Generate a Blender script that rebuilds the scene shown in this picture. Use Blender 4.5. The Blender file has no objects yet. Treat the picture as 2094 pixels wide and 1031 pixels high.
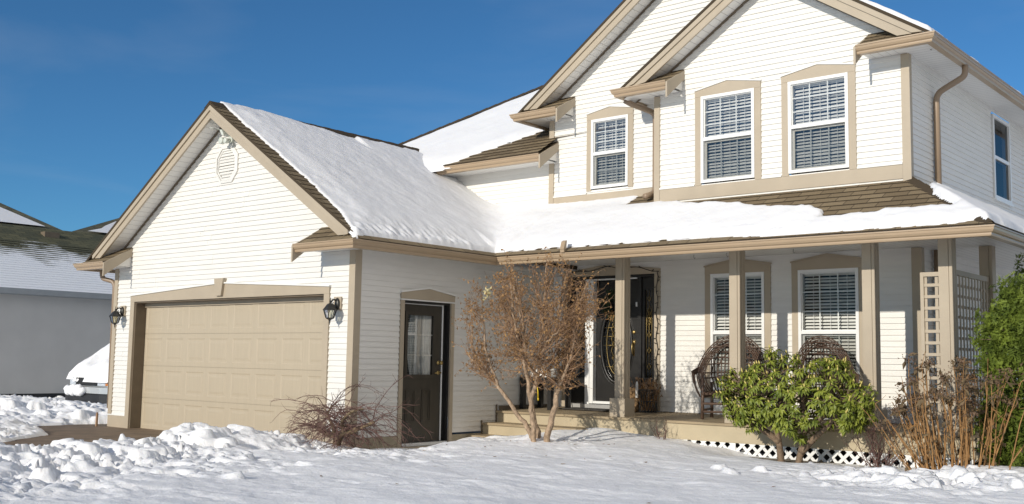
import bpy, math, random
import numpy as np
from mathutils import Vector, Matrix
random.seed(7); RNG = np.random.default_rng(11)
sc = bpy.context.scene
COL = sc.collection
ORG = {}

# ------------------------------------------------------------------ materials
def nmat(name):
    m = bpy.data.materials.new(name); m.use_nodes = True
    nt = m.node_tree; b = nt.nodes['Principled BSDF']
    return m, nt, b
def mat(name, col, rough=.6, var=.12, vscale=6., bump=0., bscale=60., metal=0., spec=.5, stretch=None, col2=None):
    m, nt, b = nmat(name)
    tc = nt.nodes.new('ShaderNodeTexCoord')
    src = tc.outputs['Object']
    if stretch:
        mp = nt.nodes.new('ShaderNodeMapping'); mp.inputs['Scale'].default_value = stretch
        nt.links.new(src, mp.inputs['Vector']); src = mp.outputs['Vector']
    n = nt.nodes.new('ShaderNodeTexNoise'); n.inputs['Scale'].default_value = vscale; n.inputs['Detail'].default_value = 5
    nt.links.new(src, n.inputs['Vector'])
    r = nt.nodes.new('ShaderNodeValToRGB')
    c1 = [max(0, c*(1-var)) for c in col]; c2 = col2 or [min(1, c*(1+var)) for c in col]
    r.color_ramp.elements[0].position = .3; r.color_ramp.elements[1].position = .7
    r.color_ramp.elements[0].color = (*c1, 1); r.color_ramp.elements[1].color = (*c2, 1)
    nt.links.new(n.outputs['Fac'], r.inputs['Fac']); nt.links.new(r.outputs['Color'], b.inputs['Base Color'])
    b.inputs['Roughness'].default_value = rough; b.inputs['Metallic'].default_value = metal
    b.inputs['Specular IOR Level'].default_value = spec
    if bump:
        n2 = nt.nodes.new('ShaderNodeTexNoise'); n2.inputs['Scale'].default_value = bscale; n2.inputs['Detail'].default_value = 6
        nt.links.new(src, n2.inputs['Vector'])
        bp = nt.nodes.new('ShaderNodeBump'); bp.inputs['Strength'].default_value = bump; bp.inputs['Distance'].default_value = .02
        nt.links.new(n2.outputs['Fac'], bp.inputs['Height']); nt.links.new(bp.outputs['Normal'], b.inputs['Normal'])
    return m
def shingle(name, c1, c2, dark, snow=0., rowh=.14):
    m, nt, b = nmat(name)
    uv = nt.nodes.new('ShaderNodeUVMap')
    br = nt.nodes.new('ShaderNodeTexBrick'); br.offset = .5
    for k, v in (('Scale', 1.), ('Mortar Size', .006), ('Mortar Smooth', .2), ('Bias', 0.), ('Brick Width', .30), ('Row Height', rowh)):
        br.inputs[k].default_value = v
    br.inputs['Color1'].default_value = (*c1, 1); br.inputs['Color2'].default_value = (*c2, 1); br.inputs['Mortar'].default_value = (*dark, 1)
    nt.links.new(uv.outputs['UV'], br.inputs['Vector'])
    n = nt.nodes.new('ShaderNodeTexNoise'); n.inputs['Scale'].default_value = 90; n.inputs['Detail'].default_value = 3
    nt.links.new(uv.outputs['UV'], n.inputs['Vector'])
    mx = nt.nodes.new('ShaderNodeMix'); mx.data_type = 'RGBA'; mx.blend_type = 'MULTIPLY'; mx.inputs[0].default_value = .7
    rr = nt.nodes.new('ShaderNodeValToRGB'); rr.color_ramp.elements[0].position = .3; rr.color_ramp.elements[0].color = (.55, .55, .55, 1); rr.color_ramp.elements[1].position = .7; rr.color_ramp.elements[1].color = (1.25, 1.25, 1.25, 1)
    nt.links.new(n.outputs['Fac'], rr.inputs['Fac'])
    nt.links.new(br.outputs['Color'], mx.inputs[6]); nt.links.new(rr.outputs['Color'], mx.inputs[7])
    out = mx.outputs[2]
    if snow:
        # thin wind-blown snow that catches on each course, with a mossy bare upper area
        sp = nt.nodes.new('ShaderNodeSeparateXYZ'); nt.links.new(uv.outputs['UV'], sp.inputs[0])
        fr = nt.nodes.new('ShaderNodeMath'); fr.operation = 'FRACT'
        dv = nt.nodes.new('ShaderNodeMath'); dv.operation = 'DIVIDE'; dv.inputs[1].default_value = rowh
        nt.links.new(sp.outputs[1], dv.inputs[0]); nt.links.new(dv.outputs[0], fr.inputs[0])
        n3 = nt.nodes.new('ShaderNodeTexNoise'); n3.inputs['Scale'].default_value = .8; n3.inputs['Detail'].default_value = 7; n3.inputs['Roughness'].default_value = .65
        nt.links.new(uv.outputs['UV'], n3.inputs['Vector'])
        a = nt.nodes.new('ShaderNodeMath'); a.operation = 'MULTIPLY'; a.inputs[1].default_value = -.30; nt.links.new(fr.outputs[0], a.inputs[0])
        c = nt.nodes.new('ShaderNodeMath'); c.operation = 'MULTIPLY_ADD'; c.inputs[1].default_value = 1.1; nt.links.new(n3.outputs['Fac'], c.inputs[0]); nt.links.new(a.outputs[0], c.inputs[2])
        g = nt.nodes.new('ShaderNodeMath'); g.operation = 'MULTIPLY_ADD'; g.inputs[1].default_value = -.26; nt.links.new(sp.outputs[1], g.inputs[0]); nt.links.new(c.outputs[0], g.inputs[2])
        th = nt.nodes.new('ShaderNodeMapRange'); th.inputs['From Min'].default_value = -.06 - snow; th.inputs['From Max'].default_value = .02 - snow
        nt.links.new(g.outputs[0], th.inputs['Value'])
        m2 = nt.nodes.new('ShaderNodeMix'); m2.data_type = 'RGBA'
        nt.links.new(th.outputs['Result'], m2.inputs[0]); nt.links.new(out, m2.inputs[6]); m2.inputs[7].default_value = (.85, .87, .9, 1)
        out = m2.outputs[2]
    nt.links.new(out, b.inputs['Base Color'])
    b.inputs['Roughness'].default_value = .9; b.inputs['Specular IOR Level'].default_value = .2
    bp = nt.nodes.new('ShaderNodeBump'); bp.inputs['Strength'].default_value = .5; bp.inputs['Distance'].default_value = .01
    nt.links.new(n.outputs['Fac'], bp.inputs['Height']); nt.links.new(bp.outputs['Normal'], b.inputs['Normal'])
    return m
def snowmat(name, bump=.35, scale=14., alb=(.86, .87, .89)):
    m, nt, b = nmat(name)
    b.inputs['Base Color'].default_value = (*alb, 1); b.inputs['Roughness'].default_value = .75
    b.inputs['Specular IOR Level'].default_value = .25
    b.inputs['Subsurface Weight'].default_value = .12; b.inputs['Subsurface Radius'].default_value = (.03, .035, .045); b.inputs['Subsurface Scale'].default_value = .5
    tc = nt.nodes.new('ShaderNodeTexCoord')
    hs = []
    for s, w in ((scale, 1.), (scale*4.3, .35), (scale*14, .12)):
        n = nt.nodes.new('ShaderNodeTexNoise'); n.inputs['Scale'].default_value = s; n.inputs['Detail'].default_value = 4
        nt.links.new(tc.outputs['Object'], n.inputs['Vector'])
        mu = nt.nodes.new('ShaderNodeMath'); mu.operation = 'MULTIPLY'; mu.inputs[1].default_value = w
        nt.links.new(n.outputs['Fac'], mu.inputs[0]); hs.append(mu)
    a = nt.nodes.new('ShaderNodeMath'); a.operation = 'ADD'; nt.links.new(hs[0].outputs[0], a.inputs[0]); nt.links.new(hs[1].outputs[0], a.inputs[1])
    a2 = nt.nodes.new('ShaderNodeMath'); a2.operation = 'ADD'; nt.links.new(a.outputs[0], a2.inputs[0]); nt.links.new(hs[2].outputs[0], a2.inputs[1])
    bp = nt.nodes.new('ShaderNodeBump'); bp.inputs['Strength'].default_value = bump; bp.inputs['Distance'].default_value = .03
    nt.links.new(a2.outputs[0], bp.inputs['Height']); nt.links.new(bp.outputs['Normal'], b.inputs['Normal'])
    return m
def glassmat(name, refl=.18, tint=(.92, .93, .92), ior=1.5):
    m = bpy.data.materials.new(name); m.use_nodes = True; nt = m.node_tree
    for n in list(nt.nodes): nt.nodes.remove(n)
    o = nt.nodes.new('ShaderNodeOutputMaterial'); t = nt.nodes.new('ShaderNodeBsdfTransparent'); g = nt.nodes.new('ShaderNodeBsdfGlossy')
    t.inputs['Color'].default_value = (*tint, 1); g.inputs['Roughness'].default_value = .015
    lw = nt.nodes.new('ShaderNodeFresnel'); lw.inputs['IOR'].default_value = ior
    ad = nt.nodes.new('ShaderNodeMath'); ad.operation = 'ADD'; ad.inputs[1].default_value = refl; ad.use_clamp = True
    nz = nt.nodes.new('ShaderNodeTexNoise'); nz.inputs['Scale'].default_value = 3.
    bp = nt.nodes.new('ShaderNodeBump'); bp.inputs['Strength'].default_value = .05; nt.links.new(nz.outputs['Fac'], bp.inputs['Height'])
    nt.links.new(bp.outputs['Normal'], g.inputs['Normal'])
    mx = nt.nodes.new('ShaderNodeMixShader')
    nt.links.new(lw.outputs[0], ad.inputs[0]); nt.links.new(ad.outputs[0], mx.inputs[0])
    nt.links.new(t.outputs[0], mx.inputs[1]); nt.links.new(g.outputs[0], mx.inputs[2]); nt.links.new(mx.outputs[0], o.inputs['Surface'])
    return m
def soffitmat(name, axis, col=(.78, .77, .74), pitch=.1):
    m, nt, b = nmat(name)
    tc = nt.nodes.new('ShaderNodeTexCoord'); w = nt.nodes.new('ShaderNodeTexWave'); w.bands_direction = axis; w.wave_profile = 'SAW'
    w.inputs['Scale'].default_value = 2*math.pi/(20*pitch)
    nt.links.new(tc.outputs['Object'], w.inputs['Vector'])
    r = nt.nodes.new('ShaderNodeValToRGB'); r.color_ramp.elements[0].position = .0; r.color_ramp.elements[0].color = (*[c*.45 for c in col], 1); r.color_ramp.elements[1].position = .1; r.color_ramp.elements[1].color = (*col, 1)
    nt.links.new(w.outputs['Fac'], r.inputs['Fac']); nt.links.new(r.outputs['Color'], b.inputs['Base Color'])
    bp = nt.nodes.new('ShaderNodeBump'); bp.inputs['Strength'].default_value = .4; bp.inputs['Distance'].default_value = .01
    nt.links.new(r.outputs['Color'], bp.inputs['Height']); nt.links.new(bp.outputs['Normal'], b.inputs['Normal'])
    b.inputs['Roughness'].default_value = .45
    return m

M = dict(
 siding=mat('white_vinyl_siding', (.77, .752, .705), .45, .035, 1.1, .12, 24, stretch=(2, 2, 14)),
 tan=mat('tan_trim', (.43, .36, .265), .55, .05, 3, .08, 60),
 spout=mat('brown_downspout', (.29, .21, .14), .4, .05, 3), tan2=mat('tan_gutter', (.40, .295, .19), .35, .04, 3),
 door=mat('beige_garage_door', (.46, .39, .285), .5, .03, 2, .06, 40, stretch=(20, 1, 1.5)),
 jamb=mat('brown_jamb', (.16, .125, .085), .6, .1),
 deck=mat('deck_boards', (.34, .265, .165), .7, .18, 5, .15, 50, stretch=(.5, 8, 8)),
 riser=mat('tan_fascia_paint', (.47, .395, .265), .65, .08, 3, .08, 40),
 white=mat('white_vinyl', (.82, .82, .80), .35, .02),
 capw=mat('white_cap', (.80, .79, .75), .4, .03),
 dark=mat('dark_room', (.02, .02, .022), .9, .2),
 screen=mat('sash_rim', (.55, .56, .55), .5, .05),
 blind=mat('blind_slats', (.84, .83, .80), .5, .03),
 black=mat('black_paint', (.018, .017, .016), .35, .2, 4),
 brownblack=mat('dark_brown_paint', (.045, .038, .028), .42, .15, 4, .1, 60, stretch=(3, 3, .6)),
 brass=mat('brass', (.46, .34, .14), .45, .05, metal=1.),
 alu=mat('aluminium', (.62, .62, .61), .35, .08, metal=.6),
 iron=mat('dark_iron', (.045, .045, .042), .4, .3, 40, metal=.4),
 conc=mat('concrete_foundation', (.36, .31, .22), .9, .12, 8, .2, 70),
 shing=shingle('brown_shingles', (.27, .21, .13), (.185, .14, .085), (.07, .053, .035)),
 moss=shingle('mossy_shingles', (.15, .145, .085), (.085, .09, .06), (.03, .03, .022), snow=.27, rowh=.16),
 moss2=shingle('far_mossy_shingles', (.17, .16, .10), (.10, .10, .07), (.02, .02, .016), rowh=.2),
 snow=snowmat('snow', .40, 11., (.91, .915, .925)), roofsnow=snowmat('roof_snow', .26, 9., (.83, .835, .85)),
 glass=glassmat('window_glass', .15), glassp=glassmat('porch_glass', .0, ior=1.3), glasss=glassmat('side_glass', .0, (.5, .52, .52), 1.22), glass2=glassmat('dark_glass', .06, (.6, .66, .66)), glassl=glassmat('lantern_glass', .12, (.9, .9, .8)),
 mesh=glassmat('insect_mesh', -.03, (.80, .80, .79)),
 sofx=soffitmat('soffit_x', 'X'), sofy=soffitmat('soffit_y', 'Y'),
 stucco=mat('grey_stucco', (.57, .555, .525), .95, .05, 1.5, .3, 120),
 bluegrey=mat('grey_gutter', (.33, .35, .36), .5, .05),
 asph=mat('wet_driveway', (.20, .145, .095), .75, .25, 3, .4, 90),
 soil=mat('bare_soil', (.24, .205, .155), .95, .3, 9, .5, 60),
 bark=mat('pale_tan_bark', (.35, .25, .165), .8, .45, 26, .9, 70, stretch=(1, 1, .6)),
 twig=mat('tan_twigs', (.31, .19, .11), .8, .3, 20),
 dleaf=mat('dry_leaves', (.28, .14, .052), .75, .45, 14, col2=[.43, .25, .095]),
 rbark=mat('grey_brown_bark', (.20, .14, .09), .85, .3, 30, .5, 60),
 rleaf=mat('rhododendron_leaf', (.105, .16, .018), .48, .35, 9, spec=.35, col2=[.27, .30, .04]),
 bud=mat('yellow_bud', (.62, .52, .16), .5, .1),
 cedar=mat('cedar_green', (.085, .14, .011), .75, .4, 5, col2=[.18, .235, .022]),
 hcane=mat('hydrangea_canes', (.32, .17, .06), .7, .3, 18),
 hhead=mat('dried_flower_heads', (.15, .095, .058), .9, .35, 15),
 hleaf=mat('withered_leaves', (.13, .09, .045), .8, .4, 15),
 maple=mat('maple_twigs', (.13, .068, .055), .7, .3, 20),
 mtrunk=mat('maple_trunk', (.21, .155, .09), .85, .35, 14, .7, 30),
 willow=mat('dark_willow', (.10, .062, .043), .55, .35, 25, .2, 60),
 rope=mat('brown_plush', (.36, .225, .11), .9, .25, 30, .6, 90),
 car=mat('silver_car_paint', (.55, .57, .58), .28, .05, metal=.3), carblk=mat('black_plastic', (.02, .02, .022), .5, .2),
 amber=mat('amber_lens', (.65, .22, .04), .2, .05), lens=mat('headlamp_lens', (.55, .60, .66), .1, .2, 30),
 tyre=mat('tyre_rubber', (.02, .02, .02), .9, .1),
 green=mat('wreath_green', (.03, .05, .018), .8, .4, 20), yellow=mat('yellow_strap', (.75, .55, .03), .5, .05),
 cloth=mat('white_cloth', (.75, .73, .68), .8, .06), mat_=mat('door_mat', (.05, .045, .04), .95, .3, 30, .5, 90),
 wood=mat('stake_wood', (.40, .25, .15), .8, .2), curtain=mat('lace_curtain', (.62, .66, .68), .9, .12, 10),
 fixture=mat('greenish_white', (.60, .63, .56), .45, .05),
)

# ------------------------------------------------------------------ mesh builder
class MB:
    def __init__(s): s.v = []; s.f = []; s.uv = {}
    def add(s, vs, fs):
        n = len(s.v); s.v += [tuple(p) for p in vs]; s.f += [tuple(i+n for i in f) for f in fs]; return s
    def quad(s, a, b, c, d, uv=None):
        n = len(s.v); s.v += [tuple(a), tuple(b), tuple(c), tuple(d)]; s.f.append((n, n+1, n+2, n+3))
        if uv: s.uv[len(s.f)-1] = uv
        return s
    def box(s, x0, x1, y0, y1, z0, z1):
        return s.add([(x0,y0,z0),(x1,y0,z0),(x1,y1,z0),(x0,y1,z0),(x0,y0,z1),(x1,y0,z1),(x1,y1,z1),(x0,y1,z1)],
                     [(0,3,2,1),(4,5,6,7),(0,1,5,4),(1,2,6,5),(2,3,7,6),(3,0,4,7)])
    def prism(s, poly, ax, t0, t1):
        # poly: 2D points in the plane normal to ax ('x': (y,z), 'y': (x,z), 'z': (x,y))
        def P(p, t): return {'x': (t, p[0], p[1]), 'y': (p[0], t, p[1]), 'z': (p[0], p[1], t)}[ax]
        n = len(poly)
        return s.add([P(p, t0) for p in poly]+[P(p, t1) for p in poly],
                     [tuple(range(n)), tuple(range(2*n-1, n-1, -1))]+[(i, (i+1) % n, n+(i+1) % n, n+i) for i in range(n)])
    def tube(s, pts, rad, n=6, caps=True):
        pts = [Vector(p) for p in pts]
        if not hasattr(rad, '__len__'): rad = [rad]*len(pts)
        t = (pts[1]-pts[0]).normalized(); u = t.orthogonal().normalized(); base = len(s.v)
        for i, p in enumerate(pts):
            d = (pts[min(i+1, len(pts)-1)]-pts[max(i-1, 0)])
            if d.length < 1e-9: d = t
            d.normalize(); u = (u-d*u.dot(d))
            u = d.orthogonal().normalized() if u.length < 1e-6 else u.normalized()
            w = d.cross(u)
            for k in range(n):
                a = 2*math.pi*k/n
                s.v.append(tuple(p+(u*math.cos(a)+w*math.sin(a))*rad[i]))
        for i in range(len(pts)-1):
            for k in range(n):
                a = base+i*n+k; b = base+i*n+(k+1) % n
                s.f.append((a, b, b+n, a+n))
        if caps and n > 2:
            s.f.append(tuple(base+k for k in range(n-1, -1, -1))); e = base+(len(pts)-1)*n; s.f.append(tuple(e+k for k in range(n)))
        return s
    def lathe(s, prof, c, n=16, ax='z', sx=1., sy=1.):
        base = len(s.v)
        for r, h in prof:
            for k in range(n):
                a = 2*math.pi*k/n; x, y = r*math.cos(a)*sx, r*math.sin(a)*sy
                s.v.append((c[0]+x, c[1]+y, c[2]+h) if ax == 'z' else ((c[0]+x, c[1]+h, c[2]+y) if ax == 'y' else (c[0]+h, c[1]+x, c[2]+y)))
        for i in range(len(prof)-1):
            for k in range(n):
                a = base+i*n+k; b = base+i*n+(k+1) % n; s.f.append((a, b, b+n, a+n))
        s.f.append(tuple(base+k for k in range(n))); e = base+(len(prof)-1)*n; s.f.append(tuple(e+k for k in range(n)))
        return s
    def build(s, name, m, parent=None, smooth=False, org=None):
        if org is None: org = ORG.get(parent.name, (0, 0, 0)) if parent else (0, 0, 0)
        me = bpy.data.meshes.new(name)
        vs = s.v if org == (0, 0, 0) else [(a-org[0], b-org[1], c-org[2]) for a, b, c in s.v]
        me.from_pydata(vs, [], s.f)
        if s.uv:
            l = me.uv_layers.new(name='UVMap')
            for i, p in enumerate(me.polygons):
                q = s.uv.get(i)
                if q:
                    for j, li in enumerate(p.loop_indices): l.data[li].uv = q[j]
        if smooth: me.polygons.foreach_set('use_smooth', [True]*len(me.polygons))
        me.materials.append(m); me.update()
        o = bpy.data.objects.new(name, me); COL.objects.link(o)
        ORG[o.name] = tuple(org)
        if parent: o.parent = parent
        else: o.location = org
        return o
def empty(name, loc, label, cat, group=None):
    o = bpy.data.objects.new(name, None); COL.objects.link(o); o.location = loc; o.empty_display_size = .2
    ORG[o.name] = tuple(loc); return tag(o, label, cat, group)
def tag(o, label, cat, group=None, kind=None):
    o['label'] = label; o['category'] = cat
    if group: o['group'] = group
    if kind: o['kind'] = kind
    return o

def strips(mb, fmap, b0, b1, ex, span, lip, holes=(), u0=0., seams=False):
    """Lapped courses (clapboards or shingles) filling span(b) -> (a0, a1) between b0 and b1, minus holes (a0,a1,b0,b1)."""
    nb = int(math.ceil((b1-b0)/ex-1e-6))
    for k in range(nb):
        bk, bt = b0+k*ex, min(b0+(k+1)*ex, b1)
        cuts = sorted({bk, bt, *[h for q in holes for h in q[2:4] if bk+1e-6 < h < bt-1e-6]})
        for c0, c1 in zip(cuts, cuts[1:]):
            l0, r0 = span(c0); l1, r1 = span(c1)
            if r0 <= l0 and r1 <= l1: continue
            r1 = max(r1, l1) if r1 < l1 else r1
            cm = .5*(c0+c1); segs = [(0., 1., None, None)]
            iv = [(None, None)]
            hs = sorted([(q[0], q[1]) for q in holes if q[2] <= cm <= q[3]])
            left = None; out = []
            for h in hs: out.append((left, h[0])); left = h[1]
            out.append((left, None))
            o0 = lip*(1-(c0-bk)/ex); o1 = lip*(1-(c1-bk)/ex)
            if seams:
                rs_ = random.Random(k//2*31+int(b0*100)); pos = span(bk)[0]+rs_.uniform(.3, 3.4); o2 = []
                for L, R in out:
                    lo_ = L if L is not None else -1e9; hi_ = R if R is not None else 1e9
                    if lo_+.1 < pos < hi_-.1: o2 += [(L, pos, .0025), (pos, R, 0.)]
                    else: o2.append((L, R, 0.))
                out = o2
            for seg_ in out:
                L, R = seg_[:2]; ex_o = seg_[2] if len(seg_) > 2 else 0.
                a00 = l0 if L is None else max(L, l0); a01 = l1 if L is None else max(L, l1)
                b00 = r0 if R is None else min(R, r0); b01 = r1 if R is None else min(R, r1)
                if b00-a00 < 1e-4 and b01-a01 < 1e-4: continue
                if b00 < a00: b00 = a00
                if b01 < a01: b01 = a01
                q0_, q1_ = o0+ex_o, o1+ex_o
                if ex_o: mb.quad(fmap(b00, c0, o0-.002), fmap(b00, c0, q0_), fmap(b01, c1, q1_), fmap(b01, c1, o1-.002))
                mb.quad(fmap(a00, c0, q0_), fmap(b00, c0, q0_), fmap(b01, c1, q1_), fmap(a01, c1, q1_),
                        [(a00+u0, c0-b0), (b00+u0, c0-b0), (b01+u0, c1-b0), (a01+u0, c1-b0)])
                if abs(c0-bk) < 1e-9:
                    mb.quad(fmap(a00, c0, -.004), fmap(b00, c0, -.004), fmap(b00, c0, lip+ex_o), fmap(a00, c0, lip+ex_o),
                            [(a00+u0, c0-b0), (b00+u0, c0-b0), (b00+u0, c0-b0), (a00+u0, c0-b0)])
def sweep(mb, path, prof, z):
    """Profile (d outward to the right of the path, dz) swept along an XY path with mitred corners."""
    n = len(path); rows = []
    for i, p in enumerate(path):
        ns = []
        for a, b in ((i-1, i), (i, i+1)):
            if 0 <= a and b < n:
                d = Vector((path[b][0]-path[a][0], path[b][1]-path[a][1])).normalized(); ns.append(Vector((d.y, -d.x)))
        m = ns[0] if len(ns) == 1 else (ns[0]+ns[1])/(1+ns[0].dot(ns[1]))
        rows.append([(p[0]+m.x*d, p[1]+m.y*d, z+h) for d, h in prof])
    k = len(prof); base = len(mb.v)
    for r in rows: mb.v += r
    for i in range(n-1):
        for j in range(k):
            a = base+i*k+j; b = base+i*k+(j+1) % k; mb.f.append((a, b, b+k, a+k))
    mb.f.append(tuple(base+j for j in range(k))); e = base+(n-1)*k; mb.f.append(tuple(e+j for j in range(k)))
GUT = [(-.13,-.014),(-.012,-.014),(-.012,0),(0,0),(0,-.016),(-.010,-.020),(-.014,-.045),(-.028,-.068),(-.046,-.080),(-.046,-.094),(-.052,-.112),(-.13,-.112)]

# ------------------------------------------------------------------ the house
H = empty('white_house', (0, 0, 0), 'white clapboard two-storey house with tan trim, attached garage and snowy front porch', 'house')
EX = .0762; LIP = .0145
W = 6.143; XC = -3.07; ZR = 5.10; S = .655
YL, YU, YV = 4.35, 3.57, 3.905
XM, XU, XL, XW = 2.491, 6.199, .265, 6.03
def front(y): return lambda a, b, o: (a, y-o, b)
def rightw(x): return lambda a, b, o: (x+o, a, b)

# garage front wall
def gspan(z):
    if z <= 2.7: return (-W, 0.)
    h = max(0., (ZR-.13-z)/S); return (max(-W, XC-h), min(0., XC+h))
mb = MB(); strips(mb, front(0), .20, ZR-.13, EX, gspan, LIP, [(-5.60, -.495, 0, 2.19)], seams=True); mb.build('garage_front_wall', M['siding'], H)
# garage side wall with the side door
mb = MB(); strips(mb, rightw(0), .16, 2.72, EX, lambda z: (0, YL) if z > .5 else (0, 2.96), LIP, [(.84, 1.945, 0, 2.14)], seams=True); mb.build('garage_side_wall', M['siding'], H)
mb = MB(); mb.box(-W, -W+.05, 0.03, 6, .16, 2.8); mb.build('garage_rear_side_wall', M['siding'], H)
# porch wall
LW = [(2.945, 3.835), (4.325, 5.215)]          # window openings in the porch wall
mb = MB(); strips(mb, front(YL), .50, 2.80, EX, lambda z: (0, XW), LIP, [(.22, 2.09, 0, 2.62)]+[(a-.08, b+.08, .72, 2.62) for a, b in LW], seams=True); mb.build('porch_wall', M['siding'], H)
mb = MB(); strips(mb, rightw(XW), .18, 3.5, EX, lambda z: (YL, 12), LIP, seams=True); mb.build('porch_end_wall', M['siding'], H)
# upper walls
UW = [(3.256, 4.091), (4.592, 5.427)]; VW = [(1.089, 1.786)]
RX, RZ = 4.345, 6.75
def uspan(z):
    h = max(0., (RZ-.13-z)/S)
    return (XM, XU) if z < 5.16 else (max(XM, RX-h), min(XU, RX+h))
mb = MB(); strips(mb, front(YU), 3.50, RZ-.13, EX, uspan, LIP, [(a-.08, b+.08, 3.76, 5.06) for a, b in UW], seams=True); mb.build('right_gable_wall', M['siding'], H)
MX, SM = 3.09, .71; MZ = 5.228+SM*(MX+.23)
def vspan(z):
    h = MZ-.13-z
    return (XL, XM+.05) if z < 5.2 else (max(XL, MX-h/SM), min(XU, MX+h/S))
mb = MB(); strips(mb, front(YV), 3.66, MZ-.13, EX, vspan, LIP, [(a-.08, b+.08, 3.92, 5.08) for a, b in VW], seams=True); mb.build('left_gable_wall', M['siding'], H)
mb = MB(); strips(mb, rightw(XU), 3.38, 5.17, EX, lambda z: (YU, 12), LIP, [(7.03, 7.955, 3.74, 5.08)], seams=True); mb.build('upper_side_wall', M['siding'], H)
mb = MB(); mb.box(XM, XM+.04, YU+.01, YV+.05, 3.4, 5.3); mb.build('gable_return_wall', M['siding'], H)
mb = MB(); strips(mb, front(3.93), 3.50, 4.56, EX, lambda z: (-5.1, XL), LIP, seams=True); mb.build('rear_wing_wall', M['siding'], H)
# blocking mass (back and floor of the upper storey) so that no light leaks through
mb = MB(); mb.box(-5.1, XU-.02, 11.9, 12, 0, 5.3); mb.box(-5.1, -5.05, 3.95, 11.9, 0, 4.6); mb.box(.02, XU-.02, YV+.3, 11.9, 2.84, 2.9)
mb.box(XM+.06, XU-.03, YU+.02, YV+.3, 3.3, 3.36); mb.build('rear_wall', M['siding'], H)

# foundations
for a, b in ((-W-.012, -5.61), (-.485, .022)): mb = MB(); mb.box(a, b, -.022, .05, -.25, .195); mb.build('base_board', M['tan'], H)
for a, b, c in ((.055, .842, .155), (1.95, 2.94, .13)): mb = MB(); mb.box(-.01, .02, a, b, -.25, c); mb.build('foundation', M['conc'], H)
for a, b in ((-W-.01, -5.61), (-.485, .03)): mb = MB(); mb.box(a, b, -.028, -.006, .195, .213); mb.build('base_cap', M['capw'], H)

# corner boards
def cboard(name, boxes, m='tan'):
    mb = MB()
    for b in boxes: mb.box(*b)
    return mb.build(name, M[m], H)
cboard('corner_board', [(-.10, .021, -.024, -.002, .214, 2.69), (.0, .0205, -.002, .095, .156, 2.69)])
cboard('corner_board', [(-W-.02, -W+.09, -.024, .02, .214, 2.69)])
cboard('corner_board', [(XU-.085, XU+.021, YU-.024, YU-.001, 3.40, 5.15), (XU+.001, XU+.0205, YU-.001, YU+.06, 3.40, 5.15)])
cboard('corner_board', [(XM-.02, XM+.075, YU-.026, YU+.05, 3.43, 5.14)])
cboard('corner_board', [(XL-.02, XL+.075, YV-.028, YV+.03, 3.62, 5.14)])
cboard('corner_board', [(XW-.11, XW+.021, YL-.024, YL-.001, .49, 2.78), (XW+.001, XW+.02, YL-.001, YL+.09, .49, 2.78)])
cboard('corner_board', [(.03, .2, YL-.03, YL-.005, .5, 2.62)], 'white')
# tan bands at the foot of the upper walls with a white cap
cboard('band_board', [(XM+.077, XU-.087, YU-.022, YU-.002, 3.565, 3.745)])
cboard('band_board', [(XL+.077, XM-.022, YV-.022, YV-.002, 3.66, 3.86)])
def caps(name, xs, y, z):
    for a, b in xs: mb = MB(); mb.box(a, b, y-.034, y-.004, z, z+.022); mb.build(name, M['capw'], H)
caps('band_cap', [(XM+.077, UW[0][0]-.105), (UW[0][1]+.105, UW[1][0]-.105), (UW[1][1]+.105, XU-.087)], YU, 3.746)
caps('band_cap', [(XL+.077, VW[0][0]-.09), (VW[0][1]+.1, XM-.022)], YV, 3.861)
cboard('base_board', [(2.10, XW-.115, YL-.02, YL-.004, .455, .50)], 'jamb')
cboard('base_board', [(.022, .036, 2.99, YL-.04, .462, .53)], 'jamb')
for a, b, c in ((2.925, 2.955, .55), (2.59, 2.615, .32)): mb = MB(); mb.box(.012, .024, a, b, .1, c); mb.build('step_flashing', M['jamb'], H)

# ---- roofs
def slope_pts(xc, zc, sl, x): return zc-sl*abs(x-xc)
def band(mb, xc, zc, sl, xa, xb, t0, t1, y0, y1):
    za, zb = zc-sl*abs(xa-xc), zc-sl*abs(xb-xc)
    mb.prism([(xa, za-t0), (xb, zb-t0), (xb, zb-t1), (xa, za-t1)], 'y', y0, y1)
cs = 1/math.sqrt(1+S*S); sn = S*cs
# garage roof, right slope (shingle courses) and left slope
E0 = .50
def rs(a, b, o): return (E0-b*cs+o*sn, a, (ZR-S*(E0-XC))+b*sn+o*cs)
LR = (E0-XC)/cs
mb = MB(); strips(mb, rs, 0, LR, .14, lambda b: (-.365, 4.6), .008); r1 = mb.build('garage_roof', M['shing'], H)
mb = MB(); band(mb, XC, ZR, S, XC, E0, .002, .045, -.355, 4.6); band(mb, XC, ZR, S, -W-.5, XC, .0, .045, -.36, 4.6)
mb.build('roof_deck', M['shing'], r1)
mb = MB()
for k in range(33):
    y = -.36+k*.15; mb.prism([(XC-.14, ZR-S*.14+.012), (XC, ZR+.02+.004*(k % 2)), (XC+.14, ZR-S*.14+.012), (XC, ZR+.004)], 'y', y, y+.149)
mb.build('ridge_cap', M['shing'], r1)
def rband(mb, xc, zc, sl, xe, t0, t1, y0, y1, zcut):
    s_ = 1 if xe > xc else -1; ze = zc-sl*abs(xe-xc)
    xq = xc+s_*max(0, (zc-t1-zcut)/sl)
    poly = [(xc, zc-t0), (xe, ze-t0), (xe, ze-t1), (xc, zc-t1)] if ze-t1 > zcut else [(xc, zc-t0), (xe, ze-t0), (xe, min(zcut, ze-t0-.002)), (xq, zcut), (xc, zc-t1)]
    mb.prism(poly, 'y', y0, y1)
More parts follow.
